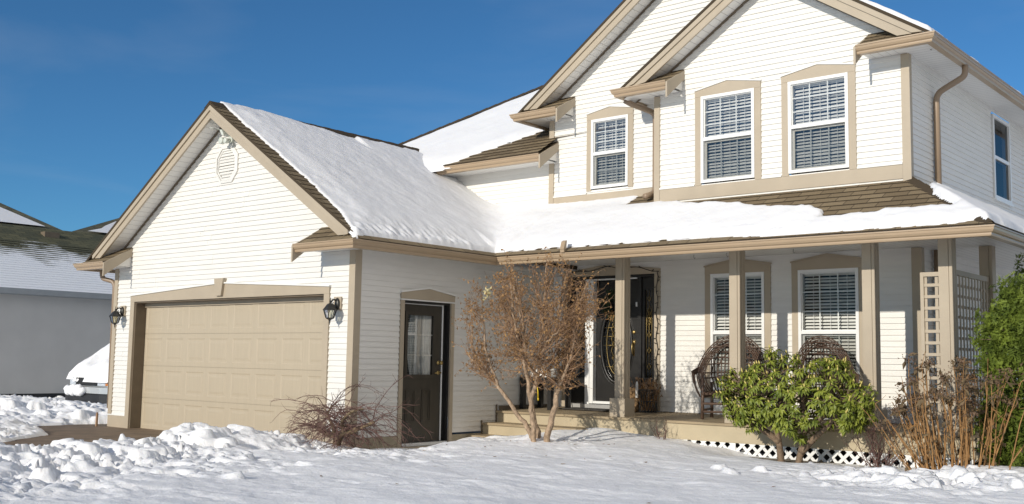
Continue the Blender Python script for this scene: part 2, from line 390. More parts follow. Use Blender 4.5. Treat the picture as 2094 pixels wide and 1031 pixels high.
def rakes(xc, zc, sl, xa, xb, yf, yw, zcut, slr=None):
    slr = slr or sl
    for x, s_ in ((xa, sl), (xb, slr)):
        if x is None: continue
        mb = MB(); rband(mb, xc, zc, s_, x, .046, .245, yf, yf+.03, zcut); rband(mb, xc, zc, s_, x, .047, .125, yf-.022, yf-.001, zcut)
        mb.build('rake_board', M['tan'], H)
        mb = MB(); rband(mb, xc, zc, s_, x, .185, .20, yf+.031, yw, zcut-.1); mb.build('rake_soffit', M['sofx'], H)
        mb = MB(); rband(mb, xc, zc, s_, x, .201, .235, yw-.03, yw-.002, zcut-.1); mb.build('frieze_strip', M['jamb'], H)
rakes(XC, ZR, S, -6.36, .22, -.33, -.001, 2.845)
rakes(RX, RZ, S, 2.12, 6.50, 3.24, YU-.001, 5.30)
rakes(MX, MZ, SM, -.04, None, 3.575, YV-.001, 5.30)
# other roof decks
mb = MB(); band(mb, RX, RZ, S, RX, XU+.48, 0, .045, 3.21, 12); band(mb, RX, RZ, S, XM-.48, RX, 0, .045, 3.21, YV+.1)
rr = mb.build('right_gable_roof', M['shing'], H)
mb = MB(); band(mb, MX, MZ, SM, XL-.48, MX, 0, .045, 3.545, 12); mb.prism([(MX, MZ), (RX, RZ+.001), (RX, RZ-.044), (MX, MZ-.045)], 'y', 3.7, 12)
rm = mb.build('left_gable_roof', M['shing'], H)
# porch roof: front slope (with hip) and right slope
SP = SPP = .615; sp = SP/math.sqrt(1+SP*SP); cp = 1/math.sqrt(1+SP*SP); Y0, X1, Z0 = 2.31, 7.50, 2.765
LP = (4.0-Y0)/cp
mb = MB(); strips(mb, lambda a, b, o: (a, Y0+b*cp-o*sp, Z0+b*sp+o*cp), 0, LP, .14, lambda b: (.5-b*cp*.985-.02, X1-b*cp), .010); rp = mb.build('porch_roof', M['shing'], H)
mb = MB(); strips(mb, lambda a, b, o: (X1-b*cp+o*sp, a, Z0+b*sp+o*cp), 0, 1.36/cp, .14, lambda b: (Y0+b*cp, 12), .014); mb.build('porch_side_slope', M['shing'], rp)
mb = MB()
for k in range(13):
    t = k*.13; a = Vector((X1-t, Y0+t, Z0+SP*t+.012)); b = Vector((X1-t-.128, Y0+t+.128, Z0+SP*(t+.128)+.022))
    s1 = Vector((.09, .09, -.012)); mb.add([a-s1*1+Vector((0,0,-.03)) if 0 else a+Vector((-.13,-.0,-.01)), a+Vector((0,.13,-.01)), b+Vector((0,.13,-.01)), b+Vector((-.13,0,-.01)), a+Vector((0,0,.016)), b+Vector((0,0,.016))], [(0,4,5,3),(4,1,2,5),(0,1,4),(3,5,2)])
mb.build('hip_cap', M['shing'], rp)
# rear wing roof (hipped) left of the gables
ZU = 4.53; YG = 3.40; SP = .645; sp = SP/math.sqrt(1+SP*SP); cp = 1/math.sqrt(1+SP*SP)
mb = MB(); strips(mb, lambda a, b, o: (a, YG+b*cp-o*sp, ZU+b*sp+o*cp), 0, 5.6, .14, lambda b: (-5.62+b*cp, .40 if b*cp < .5 else 3.0), .014); ru = mb.build('rear_wing_roof', M['shing'], H)
mb = MB(); mb.add([(-5.62, 3.4, ZU-.01), (-5.62, 12.6, ZU-.01), (-1.0, 8.0, ZU+.65*4.6)], [(0, 1, 2)]); mb.build('hip_slope', M['shing'], ru)
mb = MB()
for k in range(36):
    t = k*.13; a = Vector((-5.62+t, YG+t, ZU+SP*t+.01)); b = Vector((-5.62+t+.128, YG+t+.128, ZU+SP*(t+.128)+.02))
    mb.add([a+Vector((-.02, .12, -.0)), a+Vector((.13, -.02, 0)), b+Vector((.13, -.02, 0)), b+Vector((-.02, .12, 0)), a+Vector((0, 0, .03)), b+Vector((0, 0, .03))], [(0,4,5,3),(4,1,2,5),(0,1,4),(3,5,2)])
mb.build('hip_cap', M['shing'], ru)

# ---- gable returns
def gable_return(xi, xo, yl, yw, zg, name='gable_return'):
    """xi = inner (bracket) end, xo = outer end at the corner; yl = gutter lip, yw = wall."""
    s_ = 1 if xo > xi else -1
    yb = yl+.12; za = zg+.012; zb = za+S*(yw-yb)
    a, b = (xi, xo) if s_ > 0 else (xo, xi)
    mb = MB()
    ln = (yw-yb)/cs
    strips(mb, lambda u, v, o: (u, yb+v*cs-o*sn, za+v*sn+o*cs), 0, ln, .14, lambda v: ((a-.02, b-v*cs) if s_ > 0 else (a+v*cs, b+.02)), .010)
    r = mb.build(name, M['shing'], H)
    mb = MB(); t = .028
    x0, x1 = (xi-t, xi) if s_ > 0 else (xi, xi+t)
    mb.prism([(yl+.01, za-.035), (yw-.012, zb-.02), (yw-.012, zb-.175), (yw-.05, zb-.175), (yl+.01, za-.26)], 'x', x0, x1); mb.build('bracket_board', M['tan'], r)
    mb = MB(); mb.prism([(yb, za-.03), (yw-.013, zb-.03), (yw-.013, za-.07), (yb, za-.07)], 'x', xi+.001*s_, xi+.02*s_); mb.build('end_panel', M['siding'], r)
    mb = MB(); mb.box(min(xi, xo)+.002, max(xi, xo)-.05, yb+.012, yw-.014, za-.085, za-.07); mb.build('return_soffit', M['sofy' if 0 else 'sofx'], r)
gable_return(-.70, .45, -.53, 0, 2.753)
gable_return(-W+.46, -W-.45, -.53, 0, 2.753)
gable_return(5.72, XU+.42, YU-.496, YU, 5.228)
gable_return(XM+.46, XM-.42, YU-.496, YU, 5.228)
gable_return(XL+.46, XL-.42, YV-.496, YV, 5.228)
gable_return(.40, -2.0, YG, 3.93, 4.52)

# ---- gutters (with fascia) and soffits
def gutter(path, z, fasc=True):
    mb = MB(); sweep(mb, path, GUT, z); g = mb.build('gutter', M['tan2'], H); return g
g1 = gutter([(-.70, -.53), (.53, -.53), (.53, 2.29), (7.52, 2.29), (7.52, 11.9)], 2.753)
gutter([(-W-.53, 5), (-W-.53, -.53), (-W+.455, -.53)], 2.753)
gutter([(5.72, YU-.496), (XU+.496, YU-.496), (XU+.496, 11.9)], 5.228)
gutter([(XM-.496, YV-.02), (XM-.496, YU-.496), (XM+.455, YU-.496)], 5.228)
gutter([(XL-.496, 4.6), (XL-.496, YV-.496), (XL+.455, YV-.496)], 5.228)
gutter([(-1.9, YG), (.40, YG)], 4.52)
mb = MB(); mb.prism([(1.735, 2.265), (1.80, 2.265), (1.80, 2.30), (1.735, 2.30)], 'z', 2.754, 2.80); mb.prism([(2.255, 2.80), (2.315, 2.80), (2.33, 2.93), (2.29, 2.91)], 'x', 1.735, 1.805); mb.build('splash_guard', M['tan2'], g1)
mb = MB(); mb.box(.0, .41, -.40, 2.41, 2.695, 2.71); mb.build('garage_soffit', M['sofy'], H)
mb = MB(); mb.box(.0, 7.40, 2.412, YL, 2.785, 2.80); mb.build('porch_soffit', M['sofx'], H)
mb = MB(); mb.box(XW, 7.384, YL+.001, 11.9, 2.786, 2.80); mb.build('porch_soffit', M['sofx'], H)
mb = MB(); mb.box(.40, .42, -.40, 2.40, 2.66, 2.78); mb.box(.40, 7.40, 2.395, 2.411, 2.65, 2.80); mb.box(7.385, 7.40, 2.412, 11.9, 2.65, 2.80); mb.build('fascia_board', M['tan2'], H)
mb = MB(); mb.box(XU+.0, XU+.375, YU-.375, 11.9, 5.145, 5.158); mb.build('eave_soffit', M['sofy'], H)
mb = MB(); mb.box(XM-.375, XM, YU-.375, YV, 5.147, 5.158); mb.build('eave_soffit', M['sofy'], H)
mb = MB(); mb.box(XL-.375, XL, YV-.375, 4.6, 5.147, 5.158); mb.build('eave_soffit', M['sofy'], H)
mb = MB(); mb.box(-W-.40, -W, -.40, 5, 2.695, 2.71); mb.build('garage_soffit', M['sofy'], H)
mb = MB(); mb.box(-2.4, .37, YG+.125, 3.925, 4.43, 4.443); mb.build('eave_soffit', M['sofx'], H)
# downspouts
def downspout(pts, r=.036):
    mb = MB(); mb.tube(pts, r, 8); return mb.build('downspout', M['spout'], H, smooth=True)
def arc(pts, n=5):
    out = [Vector(pts[0])]
    for i in range(1, len(pts)-1):
        p0, p1, p2 = Vector(pts[i-1]), Vector(pts[i]), Vector(pts[i+1]); d = min(.10, (p0-p1).length*.45, (p2-p1).length*.45)
        a = p1+(p0-p1).normalized()*d; b = p1+(p2-p1).normalized()*d
        for k in range(n+1):
            t = k/n; out.append(a*(1-t)**2+p1*2*t*(1-t)+b*t*t)
    out.append(Vector(pts[-1])); return out
downspout(arc([(XU+.43, 4.42, 5.12), (XU+.43, 4.42, 4.98), (XU+.06, 4.42, 4.80), (XU+.06, 4.42, 3.46)]), .042)
downspout(arc([(XM-.43, YU-.20, 5.12), (XM-.35, YU-.12, 5.06), (XM-.18, YV-.07, 4.98), (XM-.18, YV-.07, 3.76), (XM-.22, YV-.30, 3.68)]), .045)
downspout(arc([(-W-.30, -.12, 2.66), (-W-.30, -.10, 2.52), (-W-.05, .0, 2.46), (-W-.05, .02, .3)]), .04)
downspout([(XW+.06, 4.80, .5), (XW+.06, 4.80, 2.78)], .04)

# ---- windows
def window(nm, x0, x1, z0, z1, y, cas, hz, peak, mid=.5, tilt=50, blind=True, cols=3, rowsu=3, rowsl=2, sill=False, label=None, gl='glass'):
    """Double-hung window in a front wall at y: tan casing with shallow pediment, white frame, two sashes, blind."""
    w = MB(); f = .042; yo = y-.034
    w.box(x0, x0+f, yo, y+.10, z0, z1); w.box(x1-f, x1, yo, y+.10, z0, z1); w.box(x0+f, x1-f, yo, y+.10, z1-f, z1); w.box(x0+f, x1-f, yo, y+.10, z0, z0+f)
    zm = z0+(z1-z0)*mid
    w.box(x0+f, x1-f, yo+.006, y+.08, zm-.022, zm+.022)
    r = w.build('window', M['white'], H)
    if label: r['label'] = label
    c = MB(); a, b = x0-cas, x1+cas; xm = .5*(a+b)
    c.box(a, x0-.001, y-.024, y-.001, z0-(.04 if sill else .03), z1); c.box(x1+.001, b, y-.024, y-.001, z0-(.04 if sill else .03), z1)
    c.prism([(a, z1+.001), (b, z1+.001), (b, hz), (xm, peak), (a, hz)], 'y', y-.027, y-.001)
    if sill: c.box(a, b, y-.03, y-.001, z0-.12, z0-.041)
    c.build('casing', M['tan'], r)
    c = MB(); c.prism([(a-.012, hz), (xm, peak), (b+.012, hz), (b+.012, hz+.02), (xm, peak+.022), (a-.012, hz+.02)], 'y', y-.042, y-.002); c.build('drip_cap', M['capw'] if not sill else M['tan'], r)
    # sash rims and grilles
    for zz0, zz1, rows, yy, nm2, rim in ((zm+.022, z1-f, rowsu, y-.006, 'upper_sash', .012), (z0+f, zm-.022, rowsl, y+.018, 'lower_sash', .028)):
        s_ = MB(); X0, X1 = x0+f, x1-f
        s_.box(X0, X0+rim, yy, yy+.025, zz0, zz1); s_.box(X1-rim, X1, yy, yy+.025, zz0, zz1); s_.box(X0+rim, X1-rim, yy, yy+.025, zz0, zz0+rim); s_.box(X0+rim, X1-rim, yy, yy+.025, zz1-rim, zz1)
        for k in range(1, cols):
            xx = X0+(X1-X0)*k/cols; s_.box(xx-.008, xx+.008, yy+.012, yy+.018, zz0+rim, zz1-rim)
        for k in range(1, rows):
            zz = zz0+(zz1-zz0)*k/rows; s_.box(X0+rim, X1-rim, yy+.0125, yy+.0175, zz-.008, zz+.008)
        s_.build(nm2, M['white'] if rim < .02 else M['screen'], r)
        g = MB(); g.quad((X0+rim, yy+.010, zz0+rim), (X1-rim, yy+.010, zz0+rim), (X1-rim, yy+.010, zz1-rim), (X0+rim, yy+.010, zz1-rim)); g.build('pane', M[gl], r)
        if rim > .02:
            g = MB(); g.quad((X0, yy-.004, zz0), (X1, yy-.004, zz0), (X1, yy-.004, zz1), (X0, yy-.004, zz1)); g.build('insect_screen', M['mesh'], r)
    bl = MB(); zt = z1-f; sw = .043; pitch = .045; k = 0
    ta = math.radians(tilt); n = int((zt-z0-f)/pitch)
    for k in range(n):
        zc = zt-.03-k*pitch+random.uniform(-.003, .003); t_ = ta+random.uniform(-.06, .06)+.05*math.sin(k*.7); dy, dz = .5*sw*math.cos(t_), .5*sw*math.sin(t_)
        bl.add([(x0+.055, y+.085-dy, zc-dz), (x1-.055, y+.085-dy, zc-dz), (x1-.055, y+.085, zc+.004), (x0+.055, y+.085, zc+.004), (x1-.055, y+.085+dy, zc+dz), (x0+.055, y+.085+dy, zc+dz)], [(0,1,2,3),(3,2,4,5)])
    for fx in (.22, .5, .78):
        xx = x0+(x1-x0)*fx; bl.box(xx-.003, xx+.003, y+.055, y+.057, z0+f, zt)
    bl.box(x0+.05, x1-.05, y+.06, y+.11, zt-.022, zt)
    bl.build('blind', M['blind'], r)
    d = MB(); d.add([(x0+.01, y+.101, z0+.01), (x1-.01, y+.101, z0+.01), (x1-.01, y+.101, z1-.01), (x0+.01, y+.101, z1-.01), (x0+.01, y+.5, z0+.01), (x1-.01, y+.5, z0+.01), (x1-.01, y+.5, z1-.01), (x0+.01, y+.5, z1-.01)],
          [(4,5,6,7), (0,1,5,4), (1,2,6,5), (2,3,7,6), (3,0,4,7)]); d.build('room_recess', M['dark'], r)
    return r
for i, (a, b) in enumerate(UW): window('window', a, b, 3.777, 5.031, YU, .097, 5.115, 5.205)
window('window', VW[0][0], VW[0][1], 3.937, 5.046, YV, .09, 5.14, 5.215)
for i, (a, b) in enumerate(LW): window('window', a+.02, b-.005, .85, 2.55, YL, .097, 2.655, 2.745, mid=.49, tilt=44, gl='glassp', sill=True, rowsl=3)
# plain side window (upper right wall), no casing
x = XU; y0, y1, z0, z1 = 7.05, 7.935, 3.765, 5.046
mb = MB(); f = .05
mb.box(x-.08, x+.032, y0, y0+f, z0, z1); mb.box(x-.08, x+.032, y1-f, y1, z0, z1); mb.box(x-.08, x+.032, y0+f, y1-f, z1-f, z1); mb.box(x-.08, x+.032, y0+f, y1-f, z0, z0+f); mb.box(x-.06, x+.02, y0+f, y1-f, 4.38, 4.43); mb.box(x, x+.05, y0-.02, y1+.02, z0-.03, z0-.001)
r = mb.build('side_window', M['white'], H); r['label'] = 'plain white side window without tan casing'
for q0, q1 in ((4.43, z1-f), (z0+f, 4.38)):
    mb = MB(); mb.quad((x, y0+f, q0), (x, y1-f, q0), (x, y1-f, q1), (x, y0+f, q1)); mb.build('pane', M['glasss'], r)
mb = MB(); mb.box(x-.5, x-.09, y0, y1, z0, z1); mb.build('room_recess', M['dark'], r)

# ---- garage door
GL, GR, GT, GY = -5.486, -.606, 2.098, .19
mb = MB(); npan, nrow = 8, 4; pw = (GR-GL-.01)/npan; rh = (GT+.02)/nrow
for r_ in range(nrow):
    za, zb = -.02+r_*rh+.004, -.02+(r_+1)*rh-.004
    for c_ in range(npan):
        xa = GL+.005+c_*pw; xb = xa+pw; ins = [(0, 0.), (.065, 0.), (.078, .0055), (.10, .0055), (.13, .001)]
        lv = []
        for d, dp in ins:
            dz_ = d*1.15 if d else 0
            base = len(mb.v); mb.v += [(xa+d, GY+dp, za+dz_), (xb-d, GY+dp, za+dz_), (xb-d, GY+dp, zb-dz_), (xa+d, GY+dp, zb-dz_)]; lv.append(base)
        for p, q in zip(lv, lv[1:]):
            for e in range(4): mb.f.append((p+e, p+(e+1) % 4, q+(e+1) % 4, q+e))
        mb.f.append(tuple(lv[-1]+e for e in range(4)))
    mb.box(GL+.005, GR-.005, GY+.008, GY+.03, zb, zb+.008)
gd = mb.build('garage_door', M['door'], H)
mb = MB(); mb.box(GL-.0, GL+.02, -.001, GY+.02, -.02, GT); mb.box(GR-.02, GR, -.001, GY+.02, -.02, GT); mb.box(GL+.02, GR-.02, .0, GY+.02, GT-.02, GT); mb.box(GL-.05, GR+.05, GY+.035, GY+.05, -.1, GT+.1); mb.build('jamb', M['jamb'], gd)
mb = MB(); mb.box(GL+.02, GR-.02, GY-.03, GY-.006, GT-.085, GT-.02); mb.build('head_weatherstrip', M['tan'], gd)
mb = MB(); mb.box(-5.604, GL-.001, -.03, -.001, .0, GT); mb.box(GR+.001, -.491, -.03, -.001, .0, GT); mb.prism([(-5.604, GT+.001), (-.491, GT+.001), (-.491, 2.195), (-3.04, 2.325), (-5.604, 2.195)], 'y', -.032, -.001); mb.build('casing', M['tan'], gd)
mb = MB(); mb.prism([(-5.62, 2.195), (-3.04, 2.325), (-.475, 2.195), (-.475, 2.217), (-3.04, 2.347), (-5.62, 2.217)], 'y', -.05, -.002); mb.build('drip_cap', M['capw'], gd)
mb = MB(); mb.prism([(-3.115, 2.135), (-2.965, 2.135), (-2.925, 2.40), (-3.155, 2.40)], 'y', -.075, -.001); mb.build('keystone', M['tan'], gd)

# ---- side door (garage side wall, faces +x)
DA, DB, DT = .914, 1.870, 2.05
mb = MB(); lx = -.085
pan = (1.07, 1.61, .99, 1.865)
# leaf as a frame around the pane
mb.box(lx-.04, lx, DA+.02, pan[0], .05, DT-.03); mb.box(lx-.04, lx, pan[1], DB-.075, .05, DT-.03); mb.box(lx-.04, lx, pan[0], pan[1], .05, pan[2]); mb.box(lx-.04, lx, pan[0], pan[1], pan[3], DT-.03)
for a, b in ((1.08, 1.27), (1.40, 1.59)):
    for d0, d1, h in ((0, .02, .010), (.03, .05, .006)):
        mb.box(lx, lx+h, a+d0, b-d0, .33+d0, .33+d1); mb.box(lx, lx+h, a+d0, b-d0, .79-d1, .79-d0); mb.box(lx, lx+h, a+d0, a+d1, .33+d1, .79-d1); mb.box(lx, lx+h, b-d1, b-d0, .33+d1, .79-d1)
sd = mb.build('side_door', M['brownblack'], H); sd['label'] = 'dark brown half-glazed side door with two lower panels'
mb = MB(); a, b, c, d = pan; mb.box(lx, lx+.018, a-.04, a+.012, c-.04, d+.04); mb.box(lx, lx+.018, b-.012, b+.04, c-.04, d+.04); mb.box(lx, lx+.018, a+.012, b-.012, c-.04, c+.012); mb.box(lx, lx+.018, a+.012, b-.012, d-.012, d+.04); mb.build('pane_rim', M['brownblack'], sd)
mb = MB(); mb.quad((lx-.005, a, c), (lx-.005, b, c), (lx-.005, b, d), (lx-.005, a, d)); mb.build('pane', M['glass'], sd)
mb = MB()
for k in (1, 2): yy = a+(b-a)*k/3; mb.box(lx-.018, lx-.012, yy-.009, yy+.009, c, d)
for k in (1, 2): zz = c+(d-c)*k/3; mb.box(lx-.0175, lx-.0125, a, b, zz-.009, zz+.009)
mb.build('pane_grille', M['white'], sd)
mb = MB(); n = 40
for k in range(n):
    for (z0_, z1_) in ((c-.02, 1.45), (1.45, d+.02)):
        def cy(t, z):
            q = abs((z-1.43)/.46); lo = .30-.22*math.cos(q*1.3); return a+(b-a)*(lo+(1.02-lo)*t)
        t0, t1 = k/n, (k+1)/n
        mb.quad((lx-.05-.012*math.sin(t0*40), cy(t0, z0_), z0_), (lx-.05-.012*math.sin(t1*40), cy(t1, z0_), z0_), (lx-.05-.012*math.sin(t1*40), cy(t1, z1_), z1_), (lx-.05-.012*math.sin(t0*40), cy(t0, z1_), z1_))
mb.build('lace_curtain', M['curtain'], sd)
mb = MB(); mb.box(-.45, -.44, DA, DB, 0, DT); mb.build('room_recess', M['dark'], sd)
mb = MB(); mb.box(-.14, -.002, DA, DA+.018, .0, DT); mb.box(-.14, -.002, DB-.018, DB, .0, DT); mb.box(-.14, -.002, DA+.018, DB-.018, DT-.028, DT); mb.box(-.12, -.07, DB-.073, DB-.02, .05, DT-.03); mb.build('jamb', M['black'], sd)
mb = MB(); mb.box(-.08, -.066, DB-.088, DB-.07, .05, DT-.03); mb.box(-.08, -.066, DA+.02, DB-.09, DT-.045, DT-.033); mb.build('weatherstrip', M['white'], sd)
mb = MB(); mb.box(-.13, .02, DA+.019, DB-.02, .0, .045); mb.build('threshold', M['alu'], sd)
mb = MB(); mb.box(-.05, .06, DA-.04, DB+.04, -.2, -.003); mb.build('door_sill', M['tan'], sd)
mb = MB(); mb.box(.001, .03, .845, DA-.001, -.1, DT); mb.box(.001, .03, DB+.001, 1.94, -.1, DT)
ym = .5*(.845+1.94); mb.prism([(.845, DT+.02), (1.94, DT+.02), (1.94, 2.155), (ym, 2.235), (.845, 2.155)], 'x', .001, .033); mb.build('casing', M['tan'], sd)
mb = MB(); mb.box(.001, .04, .845, 1.94, DT+.001, DT+.018); mb.prism([(.83, 2.156), (ym, 2.236), (1.955, 2.156), (1.955, 2.178), (ym, 2.258), (.83, 2.178)], 'x', .001, .055); mb.build('drip_cap', M['capw'], sd)
mb = MB(); yk = 1.735; mb.lathe([(.03, 0), (.03, .012), (.012, .016), (.012, .04), (.027, .05), (.03, .065), (.02, .078), (.001, .08)], (lx, yk, 1.175), 14, 'x'); mb.build('deadbolt', M['brass'], sd, True)
mb = MB(); mb.lathe([(.03, 0), (.03, .012), (.012, .016), (.012, .045), (.015, .055), (.001, .06)], (lx, yk, 1.03), 14, 'x'); mb.tube([(lx+.05, yk, 1.03), (lx+.05, yk-.05, 1.032), (lx+.045, yk-.11, 1.025)], [.011, .010, .008], 8); mb.build('handle', M['brass'], sd, True)

# ---- front entrance (porch wall)
FD = MB(); yd = YL+.06
ov = (1.235, 1.515, .275, .59)
# leaf with an oval hole
def ovalring(mb, cx, cz, a0, b0, a1, b1, y0, y1, n=40):
    base = len(mb.v)
    for k in range(n):
        t = 2*math.pi*k/n; c_, s_ = math.cos(t), math.sin(t)
        mb.v += [(cx+a0*c_, y0, cz+b0*s_), (cx+a1*c_, y0, cz+b1*s_), (cx+a1*c_, y1, cz+b1*s_), (cx+a0*c_, y1, cz+b0*s_)]
    for k in range(n):
        p, q = base+4*k, base+4*((k+1) % n)
        for e in range(4): mb.f.append((p+e, p+(e+1) % 4, q+(e+1) % 4, q+e))
n = 40; X0, X1_, Z0_, Z1_ = .85, 1.66, .60, 2.52; base = len(FD.v)
for k in range(n):
    t = 2*math.pi*k/n; c_, s_ = math.cos(t), math.sin(t)
    tx = min(abs((X1_-ov[0])/c_) if c_ > 0 else abs((X0-ov[0])/c_) if c_ < 0 else 1e9, abs((Z1_-ov[1])/s_) if s_ > 0 else abs((Z0_-ov[1])/s_) if s_ < 0 else 1e9)
    FD.v += [(ov[0]+ov[2]*c_, yd, ov[1]+ov[3]*s_), (ov[0]+tx*c_, yd, ov[1]+tx*s_)]
for k in range(n):
    p, q = base+2*k, base+2*((k+1) % n); FD.f.append((p, p+1, q+1, q))
for (cx, cz) in ((X0, Z0_), (X1_, Z0_), (X0, Z1_), (X1_, Z1_)):
    ks = sorted(range(n), key=lambda k: (FD.v[base+2*k+1][0]-cx)**2+(FD.v[base+2*k+1][2]-cz)**2)[:2]
    m_ = len(FD.v); FD.v.append((cx, yd, cz)); FD.f.append((base+2*ks[0]+1, base+2*ks[1]+1, m_))
fd = FD.build('front_door', M['black'], H); fd['label'] = 'black front door with oval leaded glass and dark sidelights'
mb = MB(); ovalring(mb, ov[0], ov[1], ov[2]-.01, ov[3]-.01, ov[2]+.035, ov[3]+.035, yd-.022, yd+.01); ovalring(mb, ov[0], ov[1], ov[2]+.05, ov[3]+.05, ov[2]+.062, ov[3]+.062, yd-.012, yd+.01); mb.build('oval_rim', M['black'], fd, True)
def brassline(mb, pts, r=.0042):
    mb.tube(pts, r, 5)
mb = MB(); mb.add([(ov[0]+ov[2]*math.cos(2*math.pi*k/40), yd+.012, ov[1]+ov[3]*math.sin(2*math.pi*k/40)) for k in range(40)], [tuple(range(40))]); mb.build('oval_pane', M['glass2'], fd)
mb = MB(); yb = yd+.004
brassline(mb, [(ov[0]+.19*math.cos(t*.157), yb, ov[1]+.48*math.sin(t*.157)) for t in range(41)])
for s_ in (-1, 1):
    for zz in (-.36, -.02, .12, .26):
        brassline(mb, [(ov[0]+s_*.05, yb, ov[1]+zz), (ov[0]+s_*.255, yb, ov[1]+zz)], .004)
def diamond(mb, cx, cz, w, h, y, r=.0048): brassline(mb, [(cx, y, cz-h), (cx+w, y, cz), (cx, y, cz+h), (cx-w, y, cz), (cx, y, cz-h)], r)
for dz in (-.36, -.22, .0, .16, .31): diamond(mb, ov[0], ov[1]+dz, .085, .11, yb)
for dz in (-.1, .08, .24): diamond(mb, ov[0]-.05, ov[1]+dz, .05, .13, yb)
mb.build('brass_came', M['brass'], fd, True)
# frame posts, sidelights, storm-door frame
mb = MB(); mb.box(.317, .352, YL-.01, YL+.16, .5, 2.60); mb.box(1.955, 1.99, YL-.01, YL+.16, .5, 2.60); mb.box(.352, 1.955, YL-.01, YL+.16, 2.555, 2.60); mb.box(1.66, 1.73, YL+.01, YL+.12, .56, 2.554); mb.box(.60, .665, YL+.01, YL+.12, .56, 2.554)
for a, b in ((.352, .60), (1.73, 1.955)):
    xm = .5*(a+b); mb.box(a, xm-.072, YL+.04, YL+.09, .56, 2.554); mb.box(xm+.072, b, YL+.04, YL+.09, .56, 2.554); mb.box(xm-.072, xm+.072, YL+.04, YL+.09, .56, 1.0); mb.box(xm-.072, xm+.072, YL+.04, YL+.09, 2.36, 2.554)
mb.build('sidelight_frame', M['black'], fd)
for a, b in ((.352, .60), (1.73, 1.955)):
    xm = .5*(a+b); mb = MB(); mb.quad((xm-.072, YL+.07, 1.), (xm+.072, YL+.07, 1.), (xm+.072, YL+.07, 2.36), (xm-.072, YL+.07, 2.36)); mb.build('sidelight_pane', M['glass2'], fd)
    mb = MB(); yb = YL+.06
    brassline(mb, [(xm, yb, 1.0), (xm, yb, 2.36)], .003); brassline(mb, [(xm-.05, yb, 1.0), (xm-.05, yb, 2.36)], .0025); brassline(mb, [(xm+.05, yb, 1.0), (xm+.05, yb, 2.36)], .0025)
    for zz in (1.17, 1.42, 1.66): diamond(mb, xm, zz, .032, .05, yb, .005)
    for zz in (1.85, 1.90, 1.95, 2.03): diamond(mb, xm-.01+.02*(zz > 1.92), zz, .038, .075, yb, .0045)
    diamond(mb, xm, 2.22, .028, .045, yb, .004)
    mb.build('brass_came', M['brass'], fd, True)
mb = MB(); mb.box(.667, .75, YL-.005, YL+.09, .56, 2.552); mb.box(.775, .845, YL-.03, YL+.055, .57, 2.53); mb.box(.667, 1.655, YL-.008, YL+.05, 2.532, 2.553); mb.box(.846, 1.66, YL-.022, YL+.05, .571, .61); mb.build('storm_frame', M['white'], fd)
mb = MB(); mb.box(.33, 1.98, YL-.06, YL+.1, .49, .558); mb.build('threshold', M['alu'], fd)
mb = MB(); mb.box(.225, .316, YL-.032, YL-.001, .5, 2.60); mb.box(1.991, 2.09, YL-.032, YL-.001, .5, 2.60); mb.prism([(.225, 2.601), (2.09, 2.601), (2.09, 2.675), (1.30, 2.765), (.95, 2.765), (.225, 2.675)], 'y', YL-.034, YL-.001); mb.build('casing', M['tan'], fd)
mb = MB(); mb.box(1.553, 1.577, yd-.012, yd, 1.33, 1.56); mb.lathe([(.03, 0), (.03, -.012), (.018, -.02), (.001, -.022)], (1.565, yd, 1.70), 14, 'y'); mb.tube([(1.565, yd-.01, 1.54), (1.565, yd-.055, 1.51), (1.565, yd-.06, 1.44), (1.565, yd-.045, 1.37), (1.565, yd-.01, 1.345)], .010, 8); mb.lathe([(.032, 0), (.034, -.008), (.001, -.014)], (1.565, yd, 1.545), 14, 'y', 1, 1.4); mb.build('handle', M['brass'], fd, True)
mb = MB(); mb.lathe([(.012, 0), (.02, -.01), (.001, -.03)], (1.62, yd, .78), 8, 'y'); mb.box(1.60, 1.635, yd-.02, yd, .755, .81); mb.box(1.605, 1.635, yd-.02, yd, 2.10, 2.17); mb.build('storm_hinge', M['white'], fd)
mb = MB(); mb.box(.3, 2.0, YL+.35, YL+.36, .5, 2.62); mb.build('room_recess', M['dark'], fd)

# ---- porch: deck, steps, skirt, columns, trellises
YD, ZD = 2.956, .458; XD = 7.12
def zdeck(y): return ZD+(y-YD)*.024
mb = MB(); nb = 11; bw = (YL-YD+.03)/nb
for k in range(nb):
    a, b = YD-.03+k*bw, YD-.03+(k+1)*bw-.005
    mb.prism([(a, zdeck(a)-.03), (b, zdeck(b)-.03), (b, zdeck(b)), (a, zdeck(a))], 'x', .024, XD)
for k in range(8): mb.box(XW+.05+k*.137, XW+.05+k*.137+.132, YL+.01, 8, zdeck(YL)-.03, zdeck(YL))
dk = mb.build('porch_deck', M['deck'], H)
mb = MB(); mb.box(.024, XD-.02, YD, YD+.03, .215, ZD-.031); mb.box(XD-.05, XD-.02, YD+.031, 8, .215, ZD-.031); mb.build('deck_fascia', M['riser'], dk)
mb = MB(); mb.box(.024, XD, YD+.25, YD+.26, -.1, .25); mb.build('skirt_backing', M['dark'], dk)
mb = MB(); w_ = .039; p_ = .142; z0, z1 = .02, .213
hh = z1-z0; x = 2.6
while x < XD+.1:
    for s_, yy in ((1, YD+.004), (-1, YD+.012)):
        xa, xb = (x, x+hh) if s_ > 0 else (x+hh, x)
        if max(xa, xb) < XD and min(xa, xb) > 2.6: mb.add([(xa-w_*.7, yy, z0), (xa+w_*.7, yy, z0), (xb+w_*.7, yy, z1), (xb-w_*.7, yy, z1), (xa-w_*.7, yy+.008, z0), (xa+w_*.7, yy+.008, z0), (xb+w_*.7, yy+.008, z1), (xb-w_*.7, yy+.008, z1)], [(0,1,2,3),(1,5,6,2),(4,0,3,7),(4,7,6,5)])
    x += p_
mb.box(4.02, 4.10, YD-.004, YD+.001, .02, .213)
